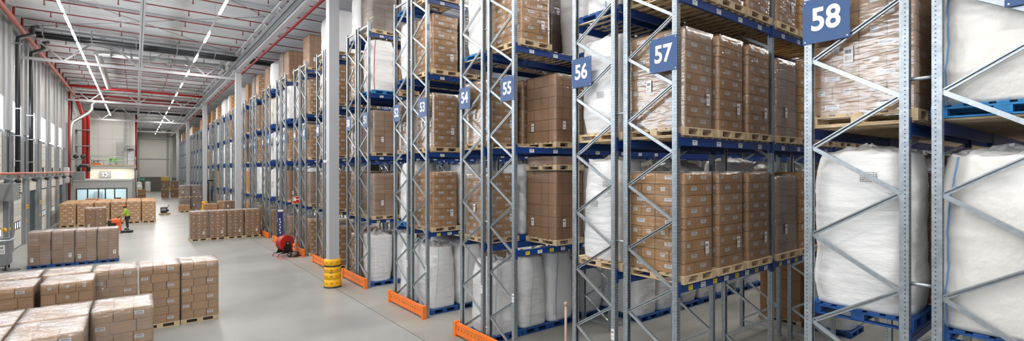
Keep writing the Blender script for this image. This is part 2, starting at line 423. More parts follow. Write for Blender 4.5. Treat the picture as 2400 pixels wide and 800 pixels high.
DOCK0, DOCKP = 39.7, 5.1
def build_dock_wall():
    """left wall: grey panels, a strip of daylight windows, steel columns, and lift doors with tall galvanised tracks"""
    w = MB()
    y_lo, y_hi = YB, 68.0
    w.box(XW - .3, XW, y_lo, y_hi, 0, 6.62, 0)
    w.box(XW - .3, XW, y_lo, y_hi, 8.5, ZC + .3, 0)
    ks = range(-10, 5)
    edges = []
    for k in ks:
        c = DOCK0 + DOCKP * k + .65
        edges.append((c - 1.65, c + 1.65))
    prev = y_lo
    for a, b in edges:
        if a > prev: w.box(XW - .3, XW, prev, a, 6.62, 8.5, 0)
        prev = b
    w.box(XW - .3, XW, prev, y_hi, 6.62, 8.5, 0)
    w.box(XW - .3, XW, y_hi, YE, 0, ZC + .3, 0)
    struct('wall_left', w.mesh('wall_left', 'greywall'), 'grey panelled dock wall with a row of high windows', 'wall')
    n = 0
    for i, k in enumerate(ks):
        a, b = edges[i]
        n += 1
        pane = MB(); pane.box(XW - .2, XW - .18, a, b, 6.62, 8.5)
        e = struct(f'window_{n}', pane.mesh('pane', 'window'), f'high dock wall window number {n} along the wall', 'window')
        fr = MB()
        for (y0, y1, z0, z1) in ((a, a + .06, 6.62, 8.5), (b - .06, b, 6.62, 8.5), (a, b, 6.62, 6.7), (a, b, 8.42, 8.5)):
            fr.box(XW - .16, XW + .05, y0, y1, z0, z1)
        obj('window_frame', fr.mesh('window_frame', 'white'), e)
    # steel wall columns between the windows, each with its side web
    for i, k in enumerate(ks):
        c = DOCK0 + DOCKP * k + .65 + DOCKP / 2
        p = MB()
        p.box(XW, XW + .10, c - .80, c + .80, 6.7, ZC)
        p.box(XW + .10, XW + .24, c - .16, c + .16, 6.7, ZC)
        struct('wall_pier', p.mesh('wall_pier', 'pier'), None)
        p = MB(); p.bar((XW + .06, c + .9, 8.9), (XW + .06, c + 3.2, 12.6), .05, .05)
        struct('wall_brace', p.mesh('wall_brace', 'white'), None)

    door_n = 0
    for k in range(-4, 5):
        c = DOCK0 + DOCKP * k
        door_n += 1
        dark = k in (1, 4)
        x = XW + .12
        leaf = MB()
        if not dark:
            zz = 0.05
            while zz < 3.1:
                leaf.cbox(x, x + .06, c - 1.35, c + 1.35, zz, min(zz + .60, 3.15), .012); zz += .615
        else:
            leaf.box(x, x + .03, c - 1.35, c + 1.35, .02, 3.15)  # dark ribbed sheet: shade inside an open dock doorway, put into colour
            for q in range(9): leaf.box(x + .03, x + .04, c - 1.3 + q * .3, c - 1.28 + q * .3, .02, 3.15)
        e = obj(f'door_{door_n}', leaf.mesh('door_leaf', 'open_dock_dark' if dark else 'offwhite')); e['kind'] = 'structure'
        e['label'] = f'dock door number {door_n} in the left wall'; e['category'] = 'door'
        if not dark:
            for q in (-1, 0, 1):
                pn = MB(); pn.box(x + .055, x + .075, c + q * .62 - .2, c + q * .62 + .2, 1.15, 1.52)
                po = obj('door_light', pn.mesh('door_light', 'smallpane'), e)
                rim = MB()
                for (y0, y1, z0, z1) in ((-.24, -.2, 1.11, 1.56), (.2, .24, 1.11, 1.56), (-.2, .2, 1.11, 1.15), (-.2, .2, 1.52, 1.56)):
                    rim.box(x + .06, x + .085, c + q * .62 + y0, c + q * .62 + y1, z0, z1)
                obj('door_light_rim', rim.mesh('rim', 'black'), e)
            hd = MB(); hd.box(x + .06, x + .1, c - 1.15, c - 1.05, .9, 1.1); obj('door_handle', hd.mesh('door_handle', 'black'), e)
        # lintel panel, upper ladder-like track
        up = MB()
        up.box(x - .02, x + .10, c - 1.55, c + 1.55, 3.2, 4.0, 0)
        obj('lintel_panel', up.mesh('lintel_panel', 'offwhite'), e)
        hi = MB()
        hi.box(x - .04, x + .02, c - 1.3, c + 1.3, 4.25, 6.5, 0)
        for q in range(4): hi.box(x + .02, x + .03, c - 1.3, c + 1.3, 4.75 + q * .5, 4.77 + q * .5, 1)
        for q in (-1, 0, 1): hi.box(x + .02, x + .035, c + q * .35 - .13, c + q * .35 + .13, 4.35, 4.72, 2)
        obj('upper_panel', hi.mesh('upper_panel', 'offwhite', 'galvdull', 'black'), e)
        for sgn in (-1, 1):
            t = MB()
            y = c + sgn * 1.5
            t.box(x - .05, x + .10, y - .08, y + .08, 0, 6.65, 0)
            t.box(x - .02, x + .14, y + sgn * .10 - .03, y + sgn * .10 + .09, 0, 6.6, 0)
            for q in range(14): t.box(x + .10, x + .13, y - .09, y + .09, .3 + q * .46, .34 + q * .46, 0)
            obj('door_track', t.mesh('door_track', 'galvdull'), e)
        bp = MB(); bp.box(x, x + .22, c + 1.75, c + 1.95, 0, 4.1)
        obj('dock_post', bp.mesh('dock_post', 'galv'), e)
        if k in (0, 1, 3):
            s = MB(); s.box(x + .22, x + .23, c + 1.68, c + 2.5, 2.15, 2.4, 0)
            for q in range(7): s.box(x + .23, x + .233, c + 1.75 + q * .1, c + 1.81 + q * .1, 2.22, 2.33, 1)
            obj('warning_strip', s.mesh('warning_strip', 'yellow', 'ink'), e)
        s = MB(); s.box(x + .22, x + .26, c + 1.75, c + 1.93, 1.35, 1.5)
        obj('yellow_reflector', s.mesh('yellow_reflector', 'yellow'), e)
        # grey tube lamp with a black head over each door
        l = thing('dock_lamp', f'grey tubular lamp with black head above dock door, {ORD[door_n - 1]} along wall', 'lamp', (XW + .42, c + 1.1, 3.98), 0, 'dock lamps')
        l.scale = (.62, .62, .62)
        a = MB(); a.tube([(-.3, .5, .0), (.1, .3, .05), (.45, -.2, -.02)], .11, 12)
        obj('lamp_tube', a.mesh('lamp_tube', 'galv'), l)
        a = MB(); a.lathe([(.12, -.16), (.17, -.1), (.18, .12), (.1, .16)], 14, axis='x', center=(.62, -.35, -.04))
        obj('lamp_head', a.mesh('lamp_head', 'black'), l)
        a = MB(); a.tube([(-.3, .5, .0), (-.62, .6, .0)], .04, 8); obj('wall_arm', a.mesh('wall_arm', 'galv'), l)

    # primer red pipe over the doors
    p = MB(); p.tube([(XW + .78, 14, 4.35), (XW + .78, 64, 4.35)], .06, 10)
    for y in range(16, 64, 5): p.tube([(XW + .78, y, 4.35), (XW + .78, y, 4.12)], .035, 8)
    tag(obj('supply_pipe', p.mesh('supply_pipe', 'copper')), 'pinkish red pipe running along the dock wall above the doors', 'pipe')
    # control cabinet with its warning triangle and a louvre stack
    e = thing('control_cabinet', 'grey control cabinet with warning triangle on dock wall at picture edge', 'cabinet', (XW + .5, 35.6, 2.95))
    e.scale = (1, 1, .68)
    c = MB(); c.cbox(-.25, .25, -1.0, .55, 0, 1.3, .02); obj('cabinet_body', c.mesh('cabinet_body', 'greymach'), e)
    c = MB(); c.quad([(.255, -.35, .45), (.255, -.1, .45), (.255, -.225, .66)], 0); c.quad([(.258, -.24, .48), (.258, -.21, .48), (.258, -.225, .6)], 1)
    obj('warning_triangle', c.mesh('warning_triangle', 'yellow', 'ink'), e)
    c = MB()
    for q in range(6): c.box(-.1, .25, .58, .85, .1 + q * .2, .22 + q * .2)
    obj('louvre_stack', c.mesh('louvre_stack', 'black'), e)
    c = MB(); c.box(-.49, -.2, -.2, .2, .3, .9); obj('wall_bracket', c.mesh('wall_bracket', 'galvdull'), e)
    e = thing('junction_box', 'pale grey junction box on the dock wall past the last door', 'box', (XW + .35, 62.6, 3.3))
    c = MB(); c.cbox(-.34, .2, -.6, .6, 0, 1.5, .02); obj('box_body', c.mesh('box_body', 'white'), e)
    c = MB(); c.box(.2, .215, -.5, .5, .1, 1.4); obj('box_lid', c.mesh('box_lid', 'white'), e)
    # black rain water pipes: vertical drops with swan necks
    for (y, nm) in ((37.9, 'nearest the camera'), (42.2, 'beside the second window')):
        p = MB(); x = XW + .45
        p.tube([(x, y, 4.3), (x, y, 11.6), (x, y + .1, 11.85), (x + .35, y + .5, 12.15), (x + .5, y + .7, 12.3), (x + .5, y + .7, 12.7), (x + .7, y + .9, 12.8)], .105, 12)
        e = tag(obj('drain_pipe', p.mesh('drain_pipe', 'pipeblk')), f'black vertical rainwater pipe on the dock wall, {nm}', 'pipe')
        for z in (5.0, 6.4, 7.9, 11.5):
            q = MB(); q.box(XW + .26, x + .15, y - .15, y + .15, z, z + .05)
            obj('pipe_clip', q.mesh('pipe_clip', 'galv'), e)
    # red sprinkler main along the wall, slanting inlet risers
    e = thing('sprinkler_main', 'red sprinkler main pipe along the top of the dock wall', 'pipe', (0, 0, 0))
    p = MB(); p.tube([(XW + .46, -10, 12.55), (XW + .46, 70, 12.55)], .13, 12); obj('main_pipe', p.mesh('main_pipe', 'copper'), e)
    for i in range(30):
        y = 2.4 + i * 2.45
        if y > 68: break
        p = MB(); p.tube([(XW + .46, y, 12.55), (XW + .46, y, 13.26)], .06, 8); obj('riser', p.mesh('riser', 'red'), e)
    # big risers and ducts at the far end of the dock wall
    e = thing('sprinkler_riser', 'thick red twin sprinkler riser in the corner by the office', 'pipe', (0, 0, 0))
    p = MB()
    p.tube([(XW + .75, 76.5, 3.51), (XW + .75, 76.5, 10.6), (XW + .6, 75.5, 11.2), (XW + .6, 70, 12.2)], .17, 14)
    obj('riser_pipe', p.mesh('riser_pipe', 'redbright'), e)
    p = MB(); p.tube([(XW + 1.0, 78.6, 3.51), (XW + 1.0, 78.6, 10.7), (XW + 1.0, 76.5, 11.5)], .17, 14)
    obj('riser_pipe', p.mesh('riser_pipe', 'redbright'), e)
    for z in (5.2, 7.4, 9.3):
        p = MB(); p.box(XW + .02, XW + 1.25, 76.2, 79.0, z, z + .06); obj('riser_clamp', p.mesh('riser_clamp', 'galv'), e)
    p = MB(); p.tube([(XW + .5, 63.6, 0), (XW + .5, 63.6, 12.2)], .09, 10)
    tag(obj('sprinkler_drop', p.mesh('sprinkler_drop', 'red')), 'slim red vertical pipe on the dock wall past the last window', 'pipe')
    p = MB(); x = XW + .45
    p.tube([(x, 65.6, 3.0), (x, 65.6, 9.0), (x + .1, 65.8, 9.4), (x + 1.3, 66.6, 10.5), (x + 1.5, 66.8, 10.9), (x + 1.5, 66.8, 11.4), (x + 1.8, 66.8, 11.72), (x + 5.2, 66.8, 11.72)], .17, 14)
    tag(obj('ventilation_duct', p.mesh('ventilation_duct', 'silver')), 'silver spiral duct rising beside the office and bending across the hall', 'duct')
    p = MB(); p.tube([(XW + .8, 80.9, 3.51), (XW + .8, 80.9, 11.6)], .17, 12)
    tag(obj('drain_pipe', p.mesh('drain_pipe', 'pipeblk')), 'black vertical pipe beside the thick red risers', 'pipe')
    p = MB(); p.tube([(XW + .3, 68.0, 3.51), (XW + .3, 68.0, 12.0)], .12, 12)
    tag(obj('drain_pipe', p.mesh('drain_pipe', 'pipeblk')), 'black vertical pipe behind the silver spiral duct', 'pipe')
    p = MB(); p.box(XW + .05, XW + .4, 64.5, 65.1, 0, 9.2)
    tag(obj('cable_riser', p.mesh('cable_riser', 'galv')), 'galvanised cable riser standing beside the silver duct', 'cable tray')

def build_roof_steel():
    YE = 129.8
    # columns: white steel posts with a yellow plastic protector at the foot
    names = ['behind the camera', 'nearest, in front of racks 50 and 51', 'second along the aisle, near rack 40', 'third along the aisle, by the forklift',
             'fourth along the aisle', 'fifth along the aisle', 'last before the end wall']
    for i, y in enumerate(COLY):
        c = MB(); a = .19
        c.prism([(COLX - a, y - a), (COLX + a, y - a), (COLX + a, y + a), (COLX - a, y + a)], 0, 11.9, 0)
        c.box(COLX - .3, COLX + .3, y - .3, y + .3, 11.78, 11.9, 0)
        e = struct('steel_column', c.mesh('steel_column', 'colgrey'), f'white steel column {names[i]}', 'column')
        if i == 0: continue
        g = thing('column_guard', f'yellow plastic column guard with black strap, {names[i]}', 'column guard', (COLX, y, 0), 0, 'column guards')
        p = MB()
        for s0 in (0, 1):                                    # two half shells
            n = 18; prof = []
            ang = [PI * (k / n) + (PI if s0 else 0) + (.02 if k == 0 else -.02 if k == n else 0) for k in range(n + 1)]
            ro, ri = .31, .275
            zs = [(.05, ro), (.08, ro + .005), (.30, ro + .005), (.31, ro - .01), (.33, ro - .01), (.34, ro + .005), (.56, ro + .005), (.57, ro - .01), (.59, ro - .01), (.60, ro + .005), (.80, ro + .005), (.81, ro - .01), (.85, ro - .01), (.86, ro + .005), (1.06, ro + .005), (1.10, ro - .03)]
            b = len(p.v)
            for z, r in zs:
                for t in ang: p.v.append((r * math.cos(t), r * math.sin(t), z))
            m_ = len(ang)
            for q in range(len(zs) - 1):
                for k in range(m_ - 1): p.face((b + q * m_ + k, b + q * m_ + k + 1, b + (q + 1) * m_ + k + 1, b + (q + 1) * m_ + k), 0, True)
            b2 = len(p.v)
            for z in (1.10, .05):
                for t in ang: p.v.append((ri * math.cos(t), ri * math.sin(t), z))
            top = b + (len(zs) - 1) * m_
            for k in range(m_ - 1): p.face((top + k, top + k + 1, b2 + k + 1, b2 + k), 0); p.face((b2 + k, b2 + k + 1, b2 + m_ + k + 1, b2 + m_ + k), 0, True)
        obj('shell', p.mesh('guard_shell', 'yellow'), g)
        for z in (.13, .40, .64, .92):
            if i > 3: break
            for t in (-2.65, -2.0, -1.35, -.7, -3.3):
                wdt, hgt = (.10, .035) if int(t * 100) % 2 else (.07, .075)
                p = MB(); a0 = wdt / .317 / 2
                for q in range(4):
                    t0, t1 = t - a0 + 2 * a0 * q / 4, t - a0 + 2 * a0 * (q + 1) / 4
                    p.quad([(.318 * math.cos(t0), .318 * math.sin(t0), z + .05 - hgt / 2), (.318 * math.cos(t1), .318 * math.sin(t1), z + .05 - hgt / 2), (.318 * math.cos(t1), .318 * math.sin(t1), z + .05 + hgt / 2), (.318 * math.cos(t0), .318 * math.sin(t0), z + .05 + hgt / 2)])
                obj('strap_slot', p.mesh('strap_slot', 'yellowdark'), g, label='orange strap slot')
        p = MB(); p.lathe([(.318, .805), (.323, .81), (.323, .85), (.318, .855)], 40); obj('strap', p.mesh('strap', 'black'), g, label='black strap')
        p = MB(); p.lathe([(.325, 0), (.33, .01), (.32, .05), (.25, .055)], 40); obj('foot_ring', p.mesh('foot_ring', 'black'), g, label='black foot ring')
        p = MB()
        t = -2.05; u = Vector((-math.sin(t), math.cos(t), 0)); c0 = Vector((math.cos(t), math.sin(t), 0)) * .321
        for (a0, a1, z0, z1) in ((-.07, .07, .60, .615), (-.06, .06, .57, .585), (-.02, .02, .625, .655)):
            p.quad([c0 + u * a0 + Vector((0, 0, z0)), c0 + u * a1 + Vector((0, 0, z0)), c0 + u * a1 + Vector((0, 0, z1)), c0 + u * a0 + Vector((0, 0, z1))])
        obj('emblem', p.mesh('emblem', 'ink'), g, label='small black printed emblem')
    # longitudinal lattice girder on the columns
    g = MB()
    g.box(COLX - .14, COLX + .14, YB, YE, 11.9, 12.05, 0)
    g.box(COLX - .10, COLX + .10, YB, YE, 13.2, 13.32, 0)
    y = YB; up = True
    while y < YE - 1.8:
        g.bar((COLX, y, 12.05 if up else 13.2), (COLX, y + 1.82, 13.2 if up else 12.05), .08, .08, 0)
        if up: pass
        y += 1.82; up = not up
    struct('roof_girder', g.mesh('roof_girder', 'white'), 'white lattice girder along the tops of the columns', 'girder')
    t = MB()
    t.box(COLX - .44, COLX - .16, YB, YE, 12.02, 12.04, 0); t.box(COLX - .44, COLX - .42, YB, YE, 12.02, 12.30, 0); t.box(COLX - .18, COLX - .16, YB, YE, 12.02, 12.30, 0)
    tag(obj('cable_tray', t.mesh('cable_tray', 'galv')), 'wide galvanised cable tray running along the column girder', 'cable tray')
    p = MB(); p.tube([(COLX + .28, YB, 11.78), (COLX + .28, YE, 11.78)], .07, 10)
    tag(obj('sprinkler_pipe', p.mesh('sprinkler_pipe', 'red')), 'red pipe under the edge of the column girder', 'pipe')
    # mid span beam
    m = MB(); m.box(.17, .37, YB, 92, 12.0, 12.03, 0); m.box(.26, .28, YB, 92, 12.0, 12.3, 0); m.box(.17, .37, YB, 92, 12.28, 12.31, 0)
    struct('roof_beam', m.mesh('roof_beam', 'white'), 'white beam running down the middle of the roof', 'beam')
    # cross trusses
    for i, y in enumerate(COLY[1:]):
        y = y + .6
        q = MB(); x0, x1 = XW + .1, COLX - .1
        q.box(x0, x1, y - .09, y + .09, 11.3, 11.46, 0); q.box(x0, x1 + .0, y - .09, y + .09, 13.22, 13.36, 0)
        n = 3; st = (x1 - x0) / n
        for k in range(n):
            a = x0 + st * k
            q.bar((a, y, 13.25), (a + st / 2, y, 11.42), .09, .09, 0); q.bar((a + st / 2, y, 11.42), (a + st, y, 13.25), .09, .09, 0)
        struct('roof_truss', q.mesh('roof_truss', 'colgrey'), f'white lattice truss across the hall, {ORD[i]} from the camera', 'truss')
    # purlins
    for i in range(30):
        y = -9 + i * 5.46
        if y > YE - 2: break
        q = MB(); q.box(XW, XE, y - .06, y + .06, 13.36, 13.52)
        struct('roof_purlin', q.mesh('roof_purlin', 'white'))
    # thin tie rods crossing under the deck
    for i in range(7):
        y = 8 + i * 10.9
        q = MB()
        q.tube([(XW + .3, y, 13.1), (COLX - .3, y + 10.9, 13.1)], .022, 6); q.tube([(COLX - .3, y, 13.1), (XW + .3, y + 10.9, 13.1)], .022, 6)
        struct('roof_tie', q.mesh('roof_tie', 'galvdull'))
    # sprinkler branch lines with nozzles
    for i in range(38):
        y = 2.4 + i * 2.45
        e = thing('sprinkler_branch', f'thin red sprinkler pipe across the roof, number {i + 1} from the camera', 'pipe', (0, y, 0), 0, 'sprinkler branch pipes')
        far = i > 26
        q = MB(); q.tube([(XW + .525 if y < 87 else .1, 0, 13.26), (14.0 if i < 20 else 7.5, 0, 13.26)], .030, 6); obj('branch_pipe', q.mesh('branch_pipe', 'red'), e)
        if far: continue
        for k in range(4):
            x = XW + 1.9 + k * 3.0
            q = MB(); q.tube([(x, 0, 13.26), (x, 0, 13.02)], .022, 6); q.lathe([(.05, 0), (.03, .05)], 8, center=(x, 0, 12.98))
            obj('nozzle', q.mesh('nozzle', 'red'), e)
    # two black rain water mains on a silver rail
    for j, (yy, z) in enumerate(((40.0, 12.72), (40.45, 12.62))):
        p = MB(); p.tube([(XW + .7 + j * .2, yy, z), (16, yy, z - .05)], .13, 12)
        e = tag(obj('drain_main', p.mesh('drain_main', 'pipeblk')), f'black rainwater main crossing under the roof, {"upper" if j == 0 else "lower"} of the pair', 'pipe')
        r = MB(); r.box(XW + .7, 16, yy - .2 - .02, yy - .17, z + .02, z + .06)
        for k in range(9): r.box(XW + 1.2 + k * 2.2, XW + 1.26 + k * 2.2, yy - .21, yy - .15, z - .17, z + .5)
        obj('hanger_rail', r.mesh('hanger_rail', 'galv'), e)
    p = MB(); p.tube([(XW + 1, 87.4, 12.9), (COLX + 2, 87.4, 12.75)], .16, 12)
    tag(obj('drain_main', p.mesh('drain_main', 'pipeblk')), 'black pipe crossing the roof in front of the tall white wall', 'pipe')
    # red mains across
    for j, (y, z, r) in enumerate(((62.2, 12.5, .11), (68.5, 12.46, .10), (73, 12.6, .08))):
        p = MB(); p.tube([(XW + .6, y, z + .12), (COLX + .6, y, z)], r, 10)
        tag(obj('sprinkler_cross_main', p.mesh('sprinkler_cross_main', 'redbright' if j == 0 else 'red')), f'red sprinkler main across the roof, {("thickest", "middle", "far thinnest")[j]} of three', 'pipe')
    # silver duct across with a run down the hall
    e = thing('ventilation_duct', 'silver duct under the roof with hanging straps, crossing to the girder', 'duct')
    p = MB(); p.tube([(-2.0, 43.6, 12.58), (5.5, 43.6, 12.58)], .19, 14); obj('cross_duct', p.mesh('cross_duct', 'silver'), e)
    p = MB(); p.tube([(-2.05, 43.6, 12.55), (-2.05, 60.5, 12.5)], .21, 14); obj('long_duct', p.mesh('long_duct', 'silver'), e)
    for k in range(7):
        p = MB(); p.box(-1.4 + k * 1.1, -1.36 + k * 1.1, 43.38, 43.82, 12.37, 13.3); obj('strap', p.mesh('strap', 'galv'), e)
    p = MB(); p.tube([(2.2, 43.4, 12.58), (2.2, 43.0, 12.3), (1.8, 42.8, 12.2)], .11, 10); obj('outlet', p.mesh('outlet', 'silver'), e)

def area_light(name, loc, size, power, color=(1, .955, .90), rot=(0, 0, 0)):
    l = bpy.data.lights.new(name, 'AREA'); l.shape = 'RECTANGLE'; l.size, l.size_y = size
    l.energy = power; l.color = color
    o = bpy.data.objects.new(name, l); COL.objects.link(o); o.location = loc; o.rotation_euler = rot
    return o

LAMP = 500.0
def build_lights():
    rows = ((-2.72, 3.22, 2.45, 86.5, 'left'), (3.2, 6.5, 2.45, 127.5, 'right'))
    for x, pitch, ln, yend, nm in rows:
        e = thing('light_line', f'{nm} line of bright tube lamps on a white rail running down the hall', 'ceiling light', (x, 0, 12.1))
        r = MB(); r.box(-.035, .035, YB, yend, 0, .07); obj('rail', r.mesh('rail', 'white'), e)
        y = -11.88 if nm == 'left' else -6.6
        tube = MB(); tube.box(-.045, .045, -ln / 2, ln / 2, -.07, -.005)
        tm = tube.mesh('tube', 'tube')
        while y < yend - 1:
            obj('lamp', tm, e, (0, y, 0))
            if y > -13:
                area_light('lamp_light', (x, y, 12.0), (.12, ln), LAMP * (1.0 if nm == 'right' else .30))
            y += pitch
        h = MB(); yy = -9.5
        while yy < yend: h.tube([(0, yy, .07), (0, yy, 1.35)], .008, 5); yy += 5.46
        obj('hangers', h.mesh('hangers', 'galv'), e)
    # lamp lines over the rack aisles
    for k in range(0, 12):
        n = 58 - 2 * k
        y = yfar(n) + .97
        e = thing('aisle_lamp_line', f'lamp line above the narrow aisle beyond rack {n}', 'ceiling light', (0, y, 13.1), 0, 'aisle lamp lines')
        r = MB(); r.box(11, 40, -.03, .03, 0, .06); obj('rail', r.mesh('rail', 'white'), e)
        for j in range(3):
            x = 13 + j * 5.4
            if k > 6 and j > 1: break
            tb = MB(); tb.box(x - 1.2, x + 1.2, -.04, .04, -.06, -.005); obj('lamp', tb.mesh('tube', 'tube'), e)
            area_light('lamp_light', (x, y, 13.0), (2.4, .12), LAMP * .8)

# ----------------------------------------------------------------------------------------------
# racks
# ----------------------------------------------------------------------------------------------
LEVEL = [0.0, 2.60, 5.06, 7.46, 9.80]
RH = 10.2
BAY = 3.40
FD = 1.10            # frame depth
def yfar(n):
    """far (aisle) face of even row n"""
    k = (58 - n) / 2
    extra = sum(1 for q in (50, 40, 30, 20, 10) if n <= q) * .40
    return 2.68 + 4.315 * k + extra
def row_y(n):
    """near face of the frame of row n"""
    return yfar(n) - FD if n % 2 == 0 else yfar(n - 1) - 2.40

def upright_mesh():
    b = MB()
    o = [(0, 0), (.1, 0), (.1, .09), (.068, .09), (.068, .084), (.094, .084), (.094, .005), (.006, .005), (.006, .084), (.032, .084), (.032, .09), (0, .09)]
    b.prism(o, 0.008, RH)
    b.box(-.03, .13, -.02, .12, 0, .008)
    return b.mesh('upright', 'upright')
UPRIGHT = upright_mesh()

def brace_nodes(inner_at_low):
    """zigzag: nodes on the two uprights, 0.57 m apart in height"""
    out = []; z = .24; side = inner_at_low
    while z + .57 < RH - .1:
        out.append((z, side, z + .57, not side)); z += .57; side = not side
    return out

def brace_bar(mb, p, q):
    """steel channel: a web and two flanges; every second one is turned with its open side to the aisle"""
    p, q = Vector(p), Vector(q); d = (q - p).normalized()
    n = Vector((1, 0, 0)); c = d.cross(n).normalized()
    flip = -1 if d.z * d.y >= 0 else 1
    for s in (-1, 1):
        mb.bar(p + c * (s * .024), q + c * (s * .024), .044, .004)
        mb.bar(p + c * (s * .0185) - n * (.0205 * flip), q + c * (s * .0185) - n * (.0205 * flip), .003, .015)
    o = n * (.019 * flip)
    b = len(mb.v)
    for e in (p, q):
        for (i, j) in ((-1, -1), (1, -1), (1, 1), (-1, 1)): mb.v.append(tuple(e + o + n * (i * .003) + c * (j * .0255)))
    for k in range(4): mb.face((b + k, b + (k + 1) % 4, b + 4 + (k + 1) % 4, b + 4 + k))
    mb.face((b + 3, b + 2, b + 1, b)); mb.face((b + 4, b + 5, b + 6, b + 7))

def frame_parts(row, near):
    odd = row % 2 == 1
    braces = []
    for (z0, s0, z1, s1) in brace_nodes(False if odd else True):
        ys = {False: .085, True: FD - .085}
        braces.append(((.05, ys[s0], z0), (.05, ys[s1], z1)))
    hz = [((.05, .09, .16), (.05, FD - .09, .16)), ((.05, .09, RH - .12), (.05, FD - .09, RH - .12))]
    return braces + hz

BRACING = {}
def bracing_mesh(row):
    key = row % 2
    if key not in BRACING:
        b = MB()
        for p, q in frame_parts(row, False): brace_bar(b, p, q)
        BRACING[key] = b.mesh('bracing', 'galv')
    return BRACING[key]
BRACE_M = {}
def brace_mesh(i, p, q, key):
    if (key, i) not in BRACE_M:
        b = MB(); brace_bar(b, p, q); BRACE_M[key, i] = b.mesh('brace', 'galv')
    return BRACE_M[key, i]

def beam_meshes():
    out = {}
    for step in (0, 1):
        b = MB(); x0, x1 = .1, BAY
        h = .14
        b.box(x0 + .004, x1 - .004, .012, .062, -h, 0)
        b.box(x0 + .004, x1 - .004, .008, .066, -h * .42, -h * .36)        # rolled ridge
        for xa, xb in ((x0 - .055, x0 + .004), (x1 - .004, x1 + .055)):
            b.box(xa, xb, -.007, -.001, -.20, .055)
            b.box(xb - .006 if xa < x0 else xa, xb if xa < x0 else xa + .006, -.007, .06, -.20, .03)
        out[step] = b.mesh('beam', 'blue')
    return out
BEAM = beam_meshes()
def sticker_mesh(w, h, mat):
    b = MB(); b.label((0, 0, 0), (1, 0, 0), (0, 0, 1), w, h, 0); return b.mesh('sticker', mat)
STW, STY = sticker_mesh(.15, .085, 'label'), sticker_mesh(.13, .085, 'ylabel')
def deck_mesh():
    b = MB(); x = .14
    while x < BAY - .05:
        b.box(x, x + .075, .0, FD, 0, .02); x += .235
    return b.mesh('support_slats', 'wood')
DECK = deck_mesh()

def text_mesh(txt, size, bold, mat, depth=.004):
    c = bpy.data.curves.new('txt', 'FONT'); c.body = txt; c.size = size; c.offset = bold; c.extrude = depth
    c.align_x = 'CENTER'; c.align_y = 'CENTER'; c.resolution_u = 4
    o = bpy.data.objects.new('txt', c); COL.objects.link(o)
    dg = bpy.context.evaluated_depsgraph_get()
    me = bpy.data.meshes.new_from_object(o.evaluated_get(dg))
    bpy.data.objects.remove(o); bpy.data.curves.remove(c)
    me.name = 'number'; me.materials.clear(); me.materials.append(M[mat])
    return me

NEAR_ROWS = range(48, 60)
def build_rack(n):
    y0 = row_y(n); odd = n % 2 == 1
    near = n in NEAR_ROWS
    bays = 7 if n >= 54 else 3 if n >= 44 else 2 if n >= 36 else 1
    readable = n >= 44
    lab = f'blue and galvanised pallet rack row marked {n} on its end frame' if readable else f'galvanised pallet rack row far down the aisle, number {n}'
    e = thing('pallet_rack', lab, 'pallet rack', (XR, y0, 0), 0, 'pallet racks')
    for k in range(bays + 1):
        f = obj('upright_frame', None, e, (k * BAY, 0, 0))
        obj('upright', UPRIGHT, f); obj('upright', UPRIGHT, f, (.1, FD, 0), (0, 0, PI))
        if near and k == 0:
            for i, (p, q) in enumerate(frame_parts(n, True)): obj('brace', brace_mesh(i, p, q, n % 2), f)
        else: obj('bracing', bracing_mesh(n), f)
    for k in range(bays):
        for L in (1, 2, 3, 4):
            fr = obj('beam', BEAM[0], e, (k * BAY, 0, LEVEL[L]))
            bk = obj('beam', BEAM[0], e, (k * BAY + BAY + .1, FD, LEVEL[L]), (0, 0, PI))
            if odd and n >= 45 and k < 2:
                for j in range(8 if L == 1 else 4):
                    if L == 1:
                        st = obj('location_label', STY if j % 2 == 0 else STW, fr, (.42 + j * .39, .0075, -.085), label='yellow printed label' if j % 2 == 0 else 'white printed label')
                    else: obj('location_label', STW, fr, (.55 + j * .78, .0075, -.085), label='white printed label')
            if n >= 53 and L in (2, 3): obj('support_slats', DECK, e, (k * BAY, 0, LEVEL[L] + .001), label='pale wooden slats')
    if not odd:                                      # spacers to the row behind it
        for z in (.5, 3.2, 5.55, 8.1):
            s = MB(); s.tube([(.05, -.196, z), (.05, 0, z)], .022, 8); obj('row_spacer', s.mesh('row_spacer', 'galv'), e)
    # number board on the outer upright
    if n >= 38:
        b = MB(); b.cbox(-.012, -.002, -.27, .27, -.29, .29, .003)
        yy = FD - .255 if not odd else .255
        sg = obj('row_sign', b.mesh('row_sign', 'signblue'), e, (0, yy, 6.45), label=f'blue board with the white number {n}')
        mtx = Matrix(((0, 0, -1, 0), (-1, 0, 0, 0), (0, 1, 0, 0), (0, 0, 0, 1)))
        t = obj('number', text_mesh(str(n), .40, .010, 'signwhite'), sg); t.matrix_local = Matrix.Translation((-.014, 0, 0)) @ mtx @ Matrix.Diagonal((.86, 1.02, 1, 1))
        for (a, c) in ((.24, .26), (-.24, .26), (.24, -.26), (-.24, -.26)):
            q = MB(); q.lathe([(.009, -.004), (.006, 0)], 8, axis='x', center=(-.012, a, c)); obj('screw', q.mesh('screw', 'signwhite'), sg)
    if near:                                         # paper tag on the upright
        q = MB(); q.label((0, 0, 0), (0, -1, 0), (0, 0, 1), .075, .20, 0)
        obj('frame_tag', q.mesh('frame_tag', 'label'), e, (-.002, .046 if odd else FD - 1.05, 1.5 if odd else 1.45), label='white paper tag')
    return e

